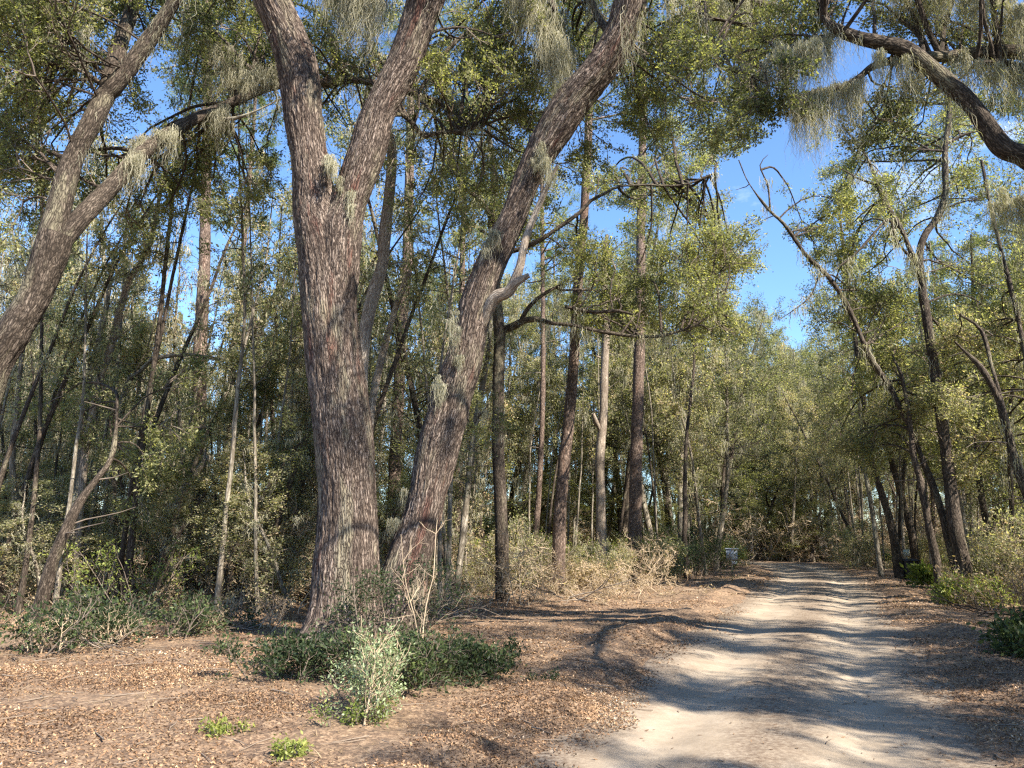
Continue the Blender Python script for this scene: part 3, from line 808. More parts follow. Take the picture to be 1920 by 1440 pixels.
def photo_tree(label, cat, name, spec, mat, kind='pine', crown=None, thin=.88, sides=24, flare=.06, seed=1, group=None, moss=0, extra=(), leafmat=None, stubs=6):
    pts, rad = stem_pts(spec, .15, thin)
    pts, rad = to_ground(pts, rad)
    f = pts[0]
    root = empty(name, (f[0], f[1], gz(f[0], f[1])), label, cat, group)
    mb = MB(); mb.tube(pts, rad, sides, small_disp, flare, seed); mb.build('trunk', mat, root, True)
    g = Grow(seed * 13 + 5)
    nodes_ = [pts[len(pts) // 3:]]
    for e in extra:
        q, rq = stem_pts(e, .15, thin)
        mb = MB(); mb.tube(q, rq, 9, small_disp, 0, seed + 3); mb.build('limb', mat, root, True)
        nodes_.append(q)
    for i in range(stubs):          # short dead stubs, as on pines
        k = g.rng.integers(len(pts) // 4, len(pts) - 2)
        q = wander(pts[k], [g.rng.normal(), g.rng.normal(), .15], g.rng.uniform(.3, 1.4), 4, .12, 0, g.rng)
        g.twig.tube(q, np.linspace(.018, .005, 5), 4)
    nd = np.vstack(nodes_)
    if kind == 'pine':
        z = pts[:, 2]
        top = lambda h: np.array([np.interp(h, z, pts[:, 0]), np.interp(h, z, pts[:, 1]), h])
        pine_crown(g, top, z[-1], rad[-1], z[-1] * .60, 2.6, 30, 22)
        fol, sz, asp, lm = g.leafmesh, .17, .09, PINELEAF
    else:
        for (x0, x1, y0, y1, n, Y0, Y1, size) in crown or ():
            for _ in range(int(n * 1.3)):
                spray(g, nd, P(g.rng.uniform(x0, x1), g.rng.uniform(y0, y1), g.rng.uniform(Y0, Y1) + .6), size, leaf=(17, .075), r=.03)
        fol, sz, asp, lm = g.leafmesh, .07, .45, leafmat or OAKLEAF
    if g.wood.v: g.wood.build('branches', mat, root, True)
    if g.twig.v: g.twig.build('twigs', TWIG, root)
    if g.lp: fol(sz, asp).build('foliage', lm, root)
    if moss:
        moss_mb(nd[g.rng.integers(0, len(nd), moss)], g.rng, 12, (.3, 1.1), .014, .15, 5).build('hanging_moss', MOSS, root)
    return root, nd

def up(spec, H, Y):
    """carry the last stem direction up to world height H"""
    a, b = spec[-2], spec[-1]
    pb = P(b[0], b[1], b[2])
    if pb[2] >= H: return spec
    out = list(spec)
    sx = (b[0] - a[0]) / max(1, (a[1] - b[1]))
    py = b[1]
    k = 0
    while P(b[0], py, b[2])[2] < H and k < 40:
        py -= 90; k += 1
        out.append((b[0] + sx * (b[1] - py) * .5, py, b[2], max(b[3] * (1 - k * .09), 4)))
    return out

photo_tree('straight pine seen between the two trunks of the big oak', 'pine tree', 'pine_tree', up([(722, 1075, 25, 32), (731, 1010, 25, 30), (738, 930, 25, 27), (742, 840, 25, 25), (750, 690, 25, 24), (757, 580, 25, 22), (764, 480, 25, 21), (768, 300, 25, 17), (771, 147, 25, 15)], 24, 25), PINEBARK, seed=2)
photo_tree('tall pine with upper trunk crossing the leaning limb left of the big oak', 'pine tree', 'pine_tree', up([(366, 1085, 24, 38), (370, 960, 24, 33), (372, 800, 24, 28), (376, 640, 24, 25), (383, 500, 24, 22), (386, 350, 24, 19), (388, 240, 24, 17)], 23, 24), PINEBARK, seed=3)
photo_tree('slim pine leaning slightly right, first trunk left of the road side pine', 'pine tree', 'pine_tree', up([(1046, 1106, 21, 30), (1049, 980, 21, 27), (1057, 880, 21, 25), (1067, 780, 21, 24), (1074, 700, 21, 22), (1083, 547, 21, 20), (1093, 433, 21, 18), (1101, 300, 21, 17), (1104, 217, 21, 16)], 22, 21), PINEBARK, seed=4)
photo_tree('straight pine nearest the left verge of the road', 'pine tree', 'pine_tree', up([(1190, 1078, 28, 30), (1191, 960, 28, 27), (1193, 847, 28, 25), (1198, 680, 28, 23), (1200, 580, 28, 20), (1202, 430, 28, 18), (1204, 333, 28, 17), (1205, 250, 28, 15)], 25, 28), PINEBARK, seed=5)
photo_tree('very thin straight pine between the dark crooked oak and the slim pine', 'pine tree', 'pine_tree', up([(1000, 1062, 30, 13), (1010, 930, 30, 12), (1016, 800, 30, 11), (1018, 700, 30, 11), (1018, 600, 30, 10), (1017, 480, 30, 9)], 20, 30), PINEBARK, seed=6, flare=0)
# dark crooked oak with a limb stretching right
photo_tree('dark crooked oak stretching long limbs to the right above the verge', 'tree', 'oak_tree',
           [(942, 1118, 18.5, 30), (940, 980, 18.5, 27), (934, 850, 18.5, 27), (935, 700, 18.5, 25), (936, 620, 18.5, 24), (930, 540, 18.5, 20), (922, 430, 18.5, 15), (925, 330, 18.5, 11), (915, 230, 18.5, 7)], LIMBBARK, 'oak',
           crown=((1080, 1210, 560, 620, 6, 17, 20, .8), (1100, 1240, 480, 560, 7, 17, 20, .9), (1200, 1400, 470, 530, 8, 17, 21, .9), (1220, 1370, 570, 625, 7, 17, 21, .9), (1290, 1380, 440, 500, 5, 18, 20, .8), (1120, 1330, 330, 400, 9, 18, 22, .9), (1230, 1340, 260, 340, 6, 18, 22, .9), (850, 1000, 260, 480, 12, 17, 21, .9), (980, 1120, 330, 470, 6, 17, 21, .8)), seed=7, moss=26,
           extra=([(938, 640, 18.5, 18), (945, 618, 18.5, 17), (962, 612, 18.4, 17), (985, 600, 18.3, 13), (1003, 598, 18.2, 12), (1035, 606, 18, 9), (1073, 610, 18, 8), (1130, 622, 18, 8), (1187, 630, 18, 8), (1240, 630, 18, 7), (1300, 610, 18, 5), (1350, 580, 18, 4)],
                  [(975, 608, 18.3, 11), (985, 585, 18.2, 9), (1005, 562, 18.1, 8), (1030, 545, 18, 6), (1053, 533, 18, 4)],
                  [(1060, 575, 18, 8), (1110, 585, 17.9, 7), (1160, 583, 17.8, 6), (1187, 590, 17.8, 5)],
                  [(932, 480, 18.5, 10), (1000, 457, 18.2, 9), (1050, 425, 18, 9), (1090, 396, 18, 8), (1107, 377, 18, 7), (1135, 362, 18, 6), (1160, 350, 18, 6), (1210, 347, 18, 5), (1280, 347, 18, 4), (1340, 325, 18, 3)],
                  [(925, 420, 18.5, 10), (905, 380, 18.4, 9), (870, 350, 18.3, 7), (845, 310, 18.2, 5)]))
# bare dead trunks
photo_tree('pale bare dead trunk with a broken side stub, behind the two verge pines', 'dead tree', 'dead_tree', [(1128, 1040, 27, 22), (1126, 930, 27, 20), (1125, 860, 27, 20), (1131, 780, 27, 18), (1133, 700, 27, 17), (1136, 620, 27, 15), (1133, 540, 27, 14), (1135, 470, 27, 11), (1138, 440, 27, 6)], DEADWOOD, 'bare', seed=8, extra=([(1127, 810, 27, 9), (1117, 790, 26.8, 10), (1112, 775, 26.7, 7)], [(1131, 672, 27, 6), (1118, 668, 27, 4)]), stubs=4)
photo_tree('thick weathered grey snag with a broken pale top behind the fork of the big oak', 'dead tree', 'dead_tree', [(683, 1100, 15, 34), (680, 900, 15, 32), (676, 760, 15, 30), (680, 660, 15, 28), (697, 563, 15, 27), (717, 497, 15, 25), (722, 433, 15, 24), (733, 333, 15, 21), (735, 270, 15, 17), (728, 240, 15, 8)], DEADWOOD, 'bare', seed=9, stubs=3)
photo_tree('grey dead stem leaning right between the two oak trunks', 'dead tree', 'dead_tree', [(690, 1090, 17, 18), (692, 960, 17, 17), (690, 850, 17, 18), (699, 750, 17, 17), (716, 670, 17, 15), (735, 600, 17, 13), (755, 540, 17, 12), (768, 512, 17, 10)], DEADWOOD, 'bare', seed=10, stubs=3)
photo_tree('pale slender trunk leaning right just behind the leaning oak trunk', 'tree', 'slender_tree', up([(856, 1110, 19, 14), (866, 1020, 19, 13), (876, 930, 19, 13), (888, 820, 19, 13), (901, 740, 19, 12), (915, 660, 19, 10)], 9, 19), GREYBARK, 'bare', seed=11)
photo_tree('pale orange-brown leaning trunk arcing up to a broken tip, left woodland edge', 'dead tree', 'dead_tree', [(140, 1120, 17, 13), (150, 980, 17, 13), (160, 850, 17, 13), (185, 720, 17, 13), (208, 650, 17, 12), (228, 570, 17, 12), (245, 520, 17, 12), (262, 495, 17, 12), (285, 440, 17, 9), (297, 380, 17, 7), (312, 300, 17, 5)], DEADWOOD, 'bare', seed=12)
photo_tree('whitish thin leaning trunk, left neighbour of the orange-brown leaning trunk', 'dead tree', 'dead_tree', [(120, 1100, 18, 12), (140, 950, 18, 11), (158, 800, 18, 10), (172, 690, 18, 10), (190, 620, 18, 10), (205, 540, 18, 8), (215, 470, 18, 6)], GREYBARK, 'bare', seed=13)
photo_tree('dark slim trunk curving right near the left end of the undergrowth', 'tree', 'slender_tree', [(80, 1120, 14, 22), (100, 1050, 14, 20), (122, 1000, 14, 19), (150, 940, 14.2, 16), (180, 900, 14.4, 11), (208, 860, 14.6, 8), (218, 800, 14.8, 6), (220, 740, 15, 5)], LIMBBARK, 'oak', crown=((100, 330, 700, 860, 4, 14, 16, .8), (180, 330, 780, 920, 3, 14, 15.5, .7)), seed=14, leafmat=OAKLEAF)
photo_tree('broken pale trunk lying slanted against the tall pine on the left', 'dead tree', 'dead_tree', [(322, 1060, 20, 15), (335, 940, 20, 15), (352, 905, 20, 14), (372, 880, 20, 13), (394, 855, 20, 12)], DEADWOOD, 'bare', seed=15, extra=([(380, 868, 20, 5), (385, 845, 20, 5), (372, 832, 20, 4), (358, 828, 20, 2)],), stubs=0)
photo_tree('pale arching stem bending right across the tall pine trunk', 'tree', 'slender_tree', [(205, 1090, 19, 10), (215, 900, 19, 10), (235, 730, 19, 9), (262, 698, 19, 9), (285, 675, 19, 8), (320, 667, 19, 8), (360, 665, 19, 7), (410, 674, 19, 6), (455, 683, 19, 5), (480, 720, 19, 3)], GREYBARK, 'oak', crown=((230, 330, 620, 720, 5, 18, 20, .7), (420, 520, 640, 760, 5, 18, 20, .7)), seed=16, leafmat=MIDLEAF)
# right-hand roadside trees
photo_tree('twisting moss-hung roadside oak, the thicker of the close pair on the right verge', 'tree', 'oak_tree', [(1812, 1122, 18.5, 34), (1806, 1060, 18.5, 29), (1790, 980, 18.5, 26), (1778, 880, 18.5, 23), (1768, 800, 18.5, 21), (1756, 720, 18.5, 20), (1747, 660, 18.5, 18), (1737, 590, 18.5, 17), (1730, 547, 18.5, 16), (1724, 480, 18.5, 14), (1735, 440, 18.5, 13), (1757, 408, 18.5, 13), (1772, 362, 18.5, 12), (1772, 283, 18.5, 11), (1780, 213, 18.5, 8), (1778, 140, 18.5, 5)], LIMBBARK, 'oak',
           crown=((1560, 1900, 180, 420, 22, 17.5, 21, .9), (1700, 1900, 430, 700, 9, 18.6, 21, .9), (1530, 1700, 330, 520, 8, 18.8, 21, .8)), seed=17, moss=40, thin=.8,
           extra=([(1727, 510, 18.5, 12), (1710, 477, 18.5, 10), (1690, 430, 18.5, 10), (1667, 393, 18.5, 9), (1643, 340, 18.5, 8), (1630, 305, 18.5, 6), (1613, 277, 18.5, 5), (1577, 233, 18.5, 3)],
                  [(1640, 345, 18.5, 6), (1610, 335, 18.5, 4), (1580, 318, 18.5, 3), (1562, 310, 18.5, 2)],
                  [(1776, 283, 18.5, 5), (1745, 282, 18.5, 4), (1715, 280, 18.5, 4), (1680, 288, 18.5, 2)],
                  [(1776, 270, 18.5, 5), (1800, 255, 18.5, 4), (1835, 245, 18.5, 3)],
                  [(1722, 500, 18.5, 5), (1680, 450, 18.4, 5), (1665, 412, 18.3, 4), (1610, 470, 18.2, 4), (1560, 510, 18.2, 3)]))
photo_tree('slim dark trunk leaning left beside the twisting roadside oak', 'tree', 'slender_tree', [(1800, 1115, 18.8, 20), (1785, 1040, 18.8, 18), (1765, 960, 18.8, 16), (1745, 900, 18.8, 14), (1725, 850, 18.8, 12), (1700, 790, 18.8, 11), (1690, 770, 18.8, 12), (1668, 725, 18.8, 11), (1630, 667, 18.8, 12), (1590, 575, 18.8, 10), (1550, 515, 18.8, 9), (1513, 480, 18.8, 9), (1470, 420, 18.8, 8), (1443, 395, 18.8, 6), (1405, 345, 18.8, 4), (1385, 300, 18.8, 3)], LIMBBARK, 'oak',
           crown=((1560, 1720, 520, 700, 10, 18, 20.5, .9), (1500, 1580, 360, 470, 4, 18, 20, .7), (1600, 1750, 700, 850, 6, 18, 20, .8)), seed=18, moss=14, thin=.72,
           extra=([(1444, 397, 18.8, 5), (1440, 350, 18.8, 4), (1425, 310, 18.8, 3), (1440, 290, 18.8, 2)], [(1535, 518, 18.8, 4), (1520, 555, 18.8, 4), (1490, 580, 18.8, 3), (1460, 600, 18.8, 2)]))
photo_tree('dark lower trunk left of the close pair on the right verge, leafy halfway up', 'tree', 'slender_tree', [(1762, 1110, 18.6, 17), (1755, 1050, 18.6, 16), (1740, 980, 18.6, 15), (1725, 900, 18.6, 14), (1712, 850, 18.6, 12), (1705, 780, 18.6, 10), (1690, 700, 18.6, 8)], LIMBBARK, 'oak', thin=.75, crown=((1620, 1760, 640, 820, 7, 19, 20.5, .8), (1560, 1680, 760, 880, 4, 19, 21, .8)), seed=19, leafmat=MIDLEAF)
photo_tree('leaning trunk forking upward at the far right edge of the picture', 'tree', 'oak_tree', [(1960, 1020, 16, 26), (1930, 930, 16, 23), (1905, 870, 16, 20), (1882, 780, 16, 17), (1868, 740, 16, 15), (1840, 690, 16, 12), (1810, 660, 16, 8), (1790, 640, 16, 5)], LIMBBARK, 'oak', crown=((1780, 1920, 620, 760, 6, 16, 18.5, .8), (1830, 1940, 760, 860, 4, 16.5, 19, .8), (1760, 1900, 540, 640, 5, 16, 18.5, .8)), seed=20, moss=10, thin=.7, 
           extra=([(1900, 860, 16, 10), (1880, 760, 16.2, 8), (1860, 690, 16.4, 8), (1840, 620, 16.6, 7), (1800, 590, 16.6, 5)], [(1925, 930, 16, 14), (1950, 820, 16.5, 12), (1920, 650, 17, 11), (1890, 520, 17, 9), (1860, 400, 17, 7), (1840, 300, 17, 5)]), leafmat=MIDLEAF)
photo_tree('dark straight trunk standing on the road edge beside the black bin', 'tree', 'slender_tree', up([(1683, 1060, 27, 17), (1676, 1010, 27, 15), (1664, 960, 27, 13), (1645, 900, 27, 11), (1632, 850, 27, 10)], 12, 27), LIMBBARK, 'oak', crown=((1560, 1740, 480, 800, 14, 26, 30, 1.2),), seed=22)
photo_tree('thin pale trunk left of the dark straight trunk by the bin', 'tree', 'slender_tree', up([(1650, 1062, 29, 9), (1641, 1000, 29, 8), (1634, 950, 29, 8), (1622, 880, 29, 7)], 11, 29), GREYBARK, 'oak', crown=((1540, 1680, 560, 820, 12, 28, 32, 1.2),), seed=23, leafmat=MIDLEAF)

# ------------------------------------------------------------------ woodland prototypes, copied many times
def proto(name, seed, H, r, wood, leafm, z0, lvl, n, Lb, size, asp=.45, leaf=(9, .11), moss=0, mosslen=(.3, .9), nb=16, angv=.3, wob=.05, stems=1, minr=.005, extra_up=.03, mossw=.02):
    g = Grow(seed)
    parts = {}
    tr = MB()
    for s_ in range(stems):
        d = np.array([g.rng.normal() * .07 * (1 + stems * .6), g.rng.normal() * .07 * (1 + stems * .6), 1])
        pts = wander([g.rng.normal() * .08 * (stems - 1), g.rng.normal() * .08 * (stems - 1), -.15], d, H * g.rng.uniform(.85, 1), 16, wob, .02, g.rng)
        rr = r * (1 - np.linspace(0, 1, 17) * .8) * (1 + .35 * np.exp(-np.linspace(0, 1, 17) * 18))
        tr.tube(pts, rr, 9, None)
        for i in range(nb):
            t = (z0 + (1 - z0) * (i + g.rng.random()) / nb) * 15.9
            j = int(t); q = pts[j] + (pts[j + 1] - pts[j]) * (t - j)
            a = g.rng.uniform(0, 2 * np.pi)
            d = np.array([math.cos(a), math.sin(a), g.rng.uniform(-.15, .9) * angv * 2.2])
            L = Lb * g.rng.uniform(.5, 1.2) * (1.15 - .65 * (t / 16))
            g.ramify(q, unit(d), L, max(.012, r * .25 * (1.2 - t / 16)), lvl, n, leaf=leaf, up=extra_up, minr=minr)
            if moss:
                for _ in range(moss): g.mossp.append(q + unit(d) * L * g.rng.random() + np.array([0, 0, .05]))
    parts['trunk'] = tr.mesh('trunk', wood, True)
    for k in (g.twig,): 
        g.wood.v += [v for v in k.v]; g.wood.f4 += [f + g.wood.n for f in k.f4]; g.wood.b += k.b; g.wood.n += k.n
    if g.wood.v: parts['branches'] = g.wood.mesh('branches', wood if wood is not GREYBARK else LIMBBARK, True)
    if leafm and g.lp: parts['crown'] = g.leafmesh(size, asp).mesh('crown', leafm)
    if moss: parts['hanging_moss'] = moss_mb(np.array(g.mossp), g.rng, 9, mosslen, mossw, .16, 4).mesh('hanging_moss', MOSS)
    print(name, {k: len(m.polygons) for k, m in parts.items()})
    return parts

def proto_pine(seed, H, r, moss=0):
    g = Grow(seed)
    tr = MB()
    pts = wander([0, 0, -.2], [g.rng.normal() * .03, g.rng.normal() * .03, 1], H, 20, .015, .02, g.rng)
    tr.tube(pts, r * (1 - np.linspace(0, 1, 21) * .7), 12, None)
    z = pts[:, 2]
    pine_crown(g, lambda h: np.array([np.interp(h, z, pts[:, 0]), np.interp(h, z, pts[:, 1]), h]), z[-1], r, z[-1] * .5, 2.9, 44, 24)
    for i in range(8):
        k = g.rng.integers(5, 14)
        g.twig.tube(wander(pts[k], [g.rng.normal(), g.rng.normal(), .1], g.rng.uniform(.4, 1.6), 4, .12, 0, g.rng), np.linspace(.02, .006, 5), 3)
    g.wood.v += g.twig.v; g.wood.f4 += [f + g.wood.n for f in g.twig.f4]; g.wood.b += g.twig.b; g.wood.n += g.twig.n
    return {'trunk': tr.mesh('trunk', PINEBARK, True), 'branches': g.wood.mesh('branches', LIMBBARK, True), 'crown': g.leafmesh(.19, .10).mesh('crown', PINELEAF)}

def copy_plant(name, parts, x, y, rz, s, label, cat, group, tiltxy=(0, 0), sz=None):
    o = empty(name, (x, y, gz(x, y) - .03), label, cat, group)
    o.rotation_euler = (tiltxy[0], tiltxy[1], rz)
    o.scale = (s, s, sz or s)
    for k, me in parts.items():
        c = bpy.data.objects.new(k, me); C.objects.link(c); c.parent = o
    return o

HW = [proto('hardwood', 51, 13, .10, LIMBBARK, MIDLEAF, .28, 2, (4, 4), 2.0, .085, moss=1, nb=38, leaf=(16, .09)),
      proto('hardwood', 52, 15, .13, GREYBARK, MIDLEAF, .34, 2, (4, 4), 2.3, .09, moss=2, nb=40, leaf=(16, .095)),
      proto('hardwood', 53, 10, .07, GREYBARK, MIDLEAF, .22, 2, (4, 4), 1.6, .08, nb=30, leaf=(13, .085), moss=1),
      proto('hardwood', 54, 17, .16, LIMBBARK, OAKLEAF, .36, 2, (5, 4), 2.8, .095, moss=3, nb=40, leaf=(16, .105)),
      proto('hardwood', 55, 12, .09, LIMBBARK, OAKLEAF, .20, 2, (4, 4), 1.9, .085, nb=34, leaf=(15, .09), moss=1)]
BARE = [proto('bare', 61, 8, .05, GREYBARK, TANLEAF, .08, 2, (4, 3), 1.3, .06, nb=30, leaf=(4, .07), moss=2, mosslen=(.2, .7)),
        proto('bare', 62, 11, .08, GREYBARK, TANLEAF, .2, 2, (4, 4), 1.7, .07, nb=24, leaf=(1, .08), moss=2)]
POLE = [proto('pole', 66, 11, .065, GREYBARK, MIDLEAF, .45, 2, (4, 3), 1.2, .09, nb=14, leaf=(8, .07)),
        proto('pole', 67, 13, .09, LIMBBARK, MIDLEAF, .5, 2, (4, 3), 1.4, .09, nb=14, leaf=(8, .07), moss=1)]
PINE = [proto_pine(71, 23, .20), proto_pine(72, 19, .15)]
SHRUB = [proto('shrub', 81, 1.9, .018, TWIG, MIDLEAF, .1, 1, (5,), .75, .07, nb=9, stems=7, leaf=(12, .10), wob=.12, minr=.003),
         proto('shrub', 82, 1.4, .016, TWIG, DARKLEAF, .05, 1, (5,), .65, .065, nb=9, stems=8, leaf=(13, .09), wob=.14, minr=.003),
         proto('shrub', 83, 2.6, .022, TWIG, MIDLEAF, .1, 2, (4, 3), .9, .075, nb=8, stems=5, leaf=(8, .10), wob=.1, minr=.003, moss=1, mosslen=(.15, .5), mossw=.012),
         proto('shrub', 84, 1.5, .016, TWIG, BRIGHTLEAF, .1, 1, (5,), .7, .08, nb=8, stems=6, leaf=(11, .10), wob=.12, minr=.003)]
DRY = [proto('dry', 91, 2.2, .014, DRYTWIG, TANLEAF, .1, 2, (4, 3), .8, .05, nb=7, stems=8, leaf=(2, .06), wob=.16, minr=.004),
       proto('dry', 92, 1.3, .012, DRYTWIG, TANLEAF, .05, 2, (4, 3), .6, .05, nb=6, stems=10, leaf=(3, .06), wob=.2, minr=.004)]

br = np.random.default_rng(99)
placed = []
BIN = False
def free(x, y, gap):
    for a, b in placed:
        if (a - x) ** 2 + (b - y) ** 2 < gap * gap: return False
    return True
def px_of(x, y): return 960 + x / y * F * .98

def zone(n, ang0, ang1, y0, y1, gap, choose, road_gap=4.0):
    k = tries = 0
    while k < n and tries < n * 60:
        tries += 1
        y = math.sqrt(br.uniform(y0 * y0, y1 * y1)); x = y * br.uniform(ang0, ang1)
        q_ = px_of(x, y)
        if y < 30 and (880 < q_ < 1270 or 690 < q_ < 800 or 330 < q_ < 410): continue
        if y < 24.5 and 1480 < q_ < 1840: continue
        if BIN and y < 31 and 1640 < q_ < 1800: continue
        if BIN and y < 36 and 1340 < q_ < 1400: continue
        if abs(float(road_d(np.array([x]), np.array([y]))[0])) < road_gap or not free(x, y, gap): continue
        placed.append((x, y)); choose(x, y); k += 1
    return k

def t_(a): return (br.normal() * a, br.normal() * a)
def near_left(x, y):
    u = br.random()
    if u < .30: copy_plant('woodland_tree', HW[br.choice([0, 1, 2, 2])], x, y, br.uniform(0, 6.3), br.uniform(.75, 1.15), 'leafy slender tree in the woodland edge left of the road', 'tree', 'leafy trees in the left woodland edge', t_(.05))
    elif u < .70: copy_plant('bare_tree', BARE[br.integers(2)], x, y, br.uniform(0, 6.3), br.uniform(.8, 1.15), 'thin mostly leafless tree in the woodland edge left of the road', 'tree', 'leafless trees in the left woodland edge', t_(.08))
    else: copy_plant('pole_tree', POLE[br.integers(2)], x, y, br.uniform(0, 6.3), br.uniform(.8, 1.2), 'straight pole-like trunk in the woodland edge left of the road', 'tree', 'pole-like trunks in the left woodland edge', t_(.05))
def deep_left(x, y):
    u = br.random()
    if u < .52: copy_plant('woodland_tree', HW[br.integers(5)], x, y, br.uniform(0, 6.3), br.uniform(.85, 1.3), 'leafy tree deep in the woods left of the road', 'tree', 'leafy trees deep in the left woods', t_(.04))
    elif u < .66: copy_plant('pine_tree', PINE[br.integers(2)], x, y, br.uniform(0, 6.3), br.uniform(.8, 1.1), 'tall slim pine deep in the woods left of the road', 'pine tree', 'pines deep in the left woods')
    else: copy_plant('pole_tree', (POLE + BARE)[br.integers(4)], x, y, br.uniform(0, 6.3), br.uniform(.9, 1.3), 'thin stem deep in the woods left of the road', 'tree', 'thin stems deep in the left woods', t_(.05))
def end_side(x, y):
    if br.random() < .75: copy_plant('woodland_tree', HW[br.choice([0, 1, 3, 3, 4])], x, y, br.uniform(0, 6.3), br.uniform(1.0, 1.35), 'leafy tree beyond the bend', 'tree', 'leafy trees beyond the road bend', t_(.04))
    else: right_side(x, y)
def right_side(x, y):
    u = br.random()
    if u < .60: copy_plant('woodland_tree', HW[br.integers(5)], x, y, br.uniform(0, 6.3), br.uniform(.8, 1.15), 'leafy tree in the woods right of the road', 'tree', 'leafy trees in the right woods', t_(.06))
    elif u < .68: copy_plant('pine_tree', PINE[br.integers(2)], x, y, br.uniform(0, 6.3), br.uniform(.7, .9), 'slim pine in the woods right of the road', 'pine tree', 'pines in the right woods')
    else: copy_plant('pole_tree', (POLE + BARE)[br.integers(4)], x, y, br.uniform(0, 6.3), br.uniform(.8, 1.2), 'thin stem in the woods right of the road', 'tree', 'thin stems in the right woods', t_(.06))
def stems_only(x, y): copy_plant('pole_tree', POLE[br.choice([0, 0, 1])], x, y, br.uniform(0, 6.3), br.uniform(.6, 1.0), 'slender pole-like trunk', 'tree', 'pole-like trunks in the left woodland edge', t_(.06), sz=br.uniform(.8, 1.3))
zone(60, .22, .45, 55, 72, 1.5, end_side, 3.6)
zone(16, .14, .33, 34, 52, 1.8, end_side, 3.0)
zone(46, -.76, .22, 18, 27, 1.2, near_left)
def saplings(x, y): copy_plant('young_tree', HW[br.choice([2, 2, 4, 0])], x, y, br.uniform(0, 6.3), br.uniform(.5, .8), 'young leafy tree', 'tree', 'leafy trees in the left woodland edge', t_(.08), sz=br.uniform(.28, .55))
zone(30, -.76, .16, 16.5, 27, .9, saplings)
zone(34, -.76, .20, 15.6, 21, .7, stems_only)
def front_bare(x, y): copy_plant('bare_tree', BARE[0], x, y, br.uniform(0, 6.3), br.uniform(.6, 1.1), 'thin bare tree', 'tree', 'leafless trees in the left woodland edge', t_(.12))
zone(28, -.74, .05, 16, 23, .8, front_bare)
zone(46, -.76, .20, 19, 34, .8, stems_only)
zone(88, -.76, .26, 27, 42, 1.5, deep_left)
zone(90, -.78, .36, 42, 78, 2.0, deep_left, 5)
zone(22, .60, .80, 20, 30, 1.4, right_side, 4.0)
zone(64, .36, .80, 29, 55, 1.4, right_side, 3.4)
zone(40, .12, .62, 50, 85, 1.9, end_side, 3.6)
zone(30, .40, .78, 24, 46, .8, stems_only, 3.4)

def left_under(x, y):
    u = br.random(); s = br.uniform(.45, .95)
    if u < .5: copy_plant('shrub', SHRUB[br.choice([0, 2])], x, y, br.uniform(0, 6.3), s, 'leafy shrub in the undergrowth beneath the left trees', 'shrub', 'leafy shrubs under the left trees')
    else: copy_plant('dry_shrub', DRY[br.integers(2)], x, y, br.uniform(0, 6.3), s * 1.1, 'tangle of dry tan twigs in the undergrowth beneath the left trees', 'shrub', 'dry tangles under the left trees')
def right_under(x, y):
    u = br.random(); s = br.uniform(.7, 1.2)
    if u < .7: copy_plant('shrub', SHRUB[br.choice([0, 3, 2])], x, y, br.uniform(0, 6.3), s, 'leafy shrub in the undergrowth beneath the right trees', 'shrub', 'leafy shrubs under the right trees')
    else: copy_plant('dry_shrub', DRY[br.integers(2)], x, y, br.uniform(0, 6.3), s, 'tangle of dry tan twigs in the undergrowth beneath the right trees', 'shrub', 'dry tangles under the right trees')
placed.clear()
BIN = True
def zone_u(*a):
    global px_of
    keep_, px_of = px_of, lambda x, y: 0
    zone(*a)
    px_of = keep_
zone_u(48, -.76, .20, 16.5, 24, .9, left_under, 4.6)
zone(50, -.76, .26, 24, 36, 1.2, left_under, 4.2)
zone(14, -.74, -.08, 17, 23, .8, lambda x, y: copy_plant('dry_shrub', DRY[br.integers(2)], x, y, br.uniform(0, 6.3), br.uniform(.9, 1.5), 'dry twig tangle', 'shrub', 'dry tangles under the left trees'))
def bright_under(x, y): copy_plant('shrub', SHRUB[3], x, y, br.uniform(0, 6.3), br.uniform(.9, 1.5), 'fresh green shrub', 'shrub', 'leafy shrubs under the left trees')
def far_low(x, y): copy_plant('understory_tree', HW[br.choice([2, 4])], x, y, br.uniform(0, 6.3), br.uniform(.9, 1.5), 'low leafy tree', 'tree', 'low leafy trees far in the woods', sz=br.uniform(.35, .6))
def far_brush(x, y): copy_plant('dry_shrub', DRY[0], x, y, br.uniform(0, 6.3), br.uniform(1.4, 2.4), 'tall dry tangle', 'shrub', 'dry tangles far in the woods')
zone(80, -.78, .70, 50, 88, 1.6, far_low, 3.6)
zone(50, -.12, .40, 38, 60, 1.2, far_low, 3.6)
zone(50, -.4, .6, 70, 105, 1.6, far_low, 3.6)
zone(50, -.76, .70, 36, 60, 1.2, far_brush, 3.4)
zone(7, -.06, .20, 28, 36, 1.2, bright_under, 5)
zone(4, -.6, -.25, 20, 30, 1.2, bright_under, 5)
zone(40, .60, .78, 17, 30, 1.0, right_under, 3.6)
zone(46, .33, .70, 30, 56, 1.1, right_under, 2.9)
zone(26, .10, .36, 50, 60, 1.1, left_under, 2.9)

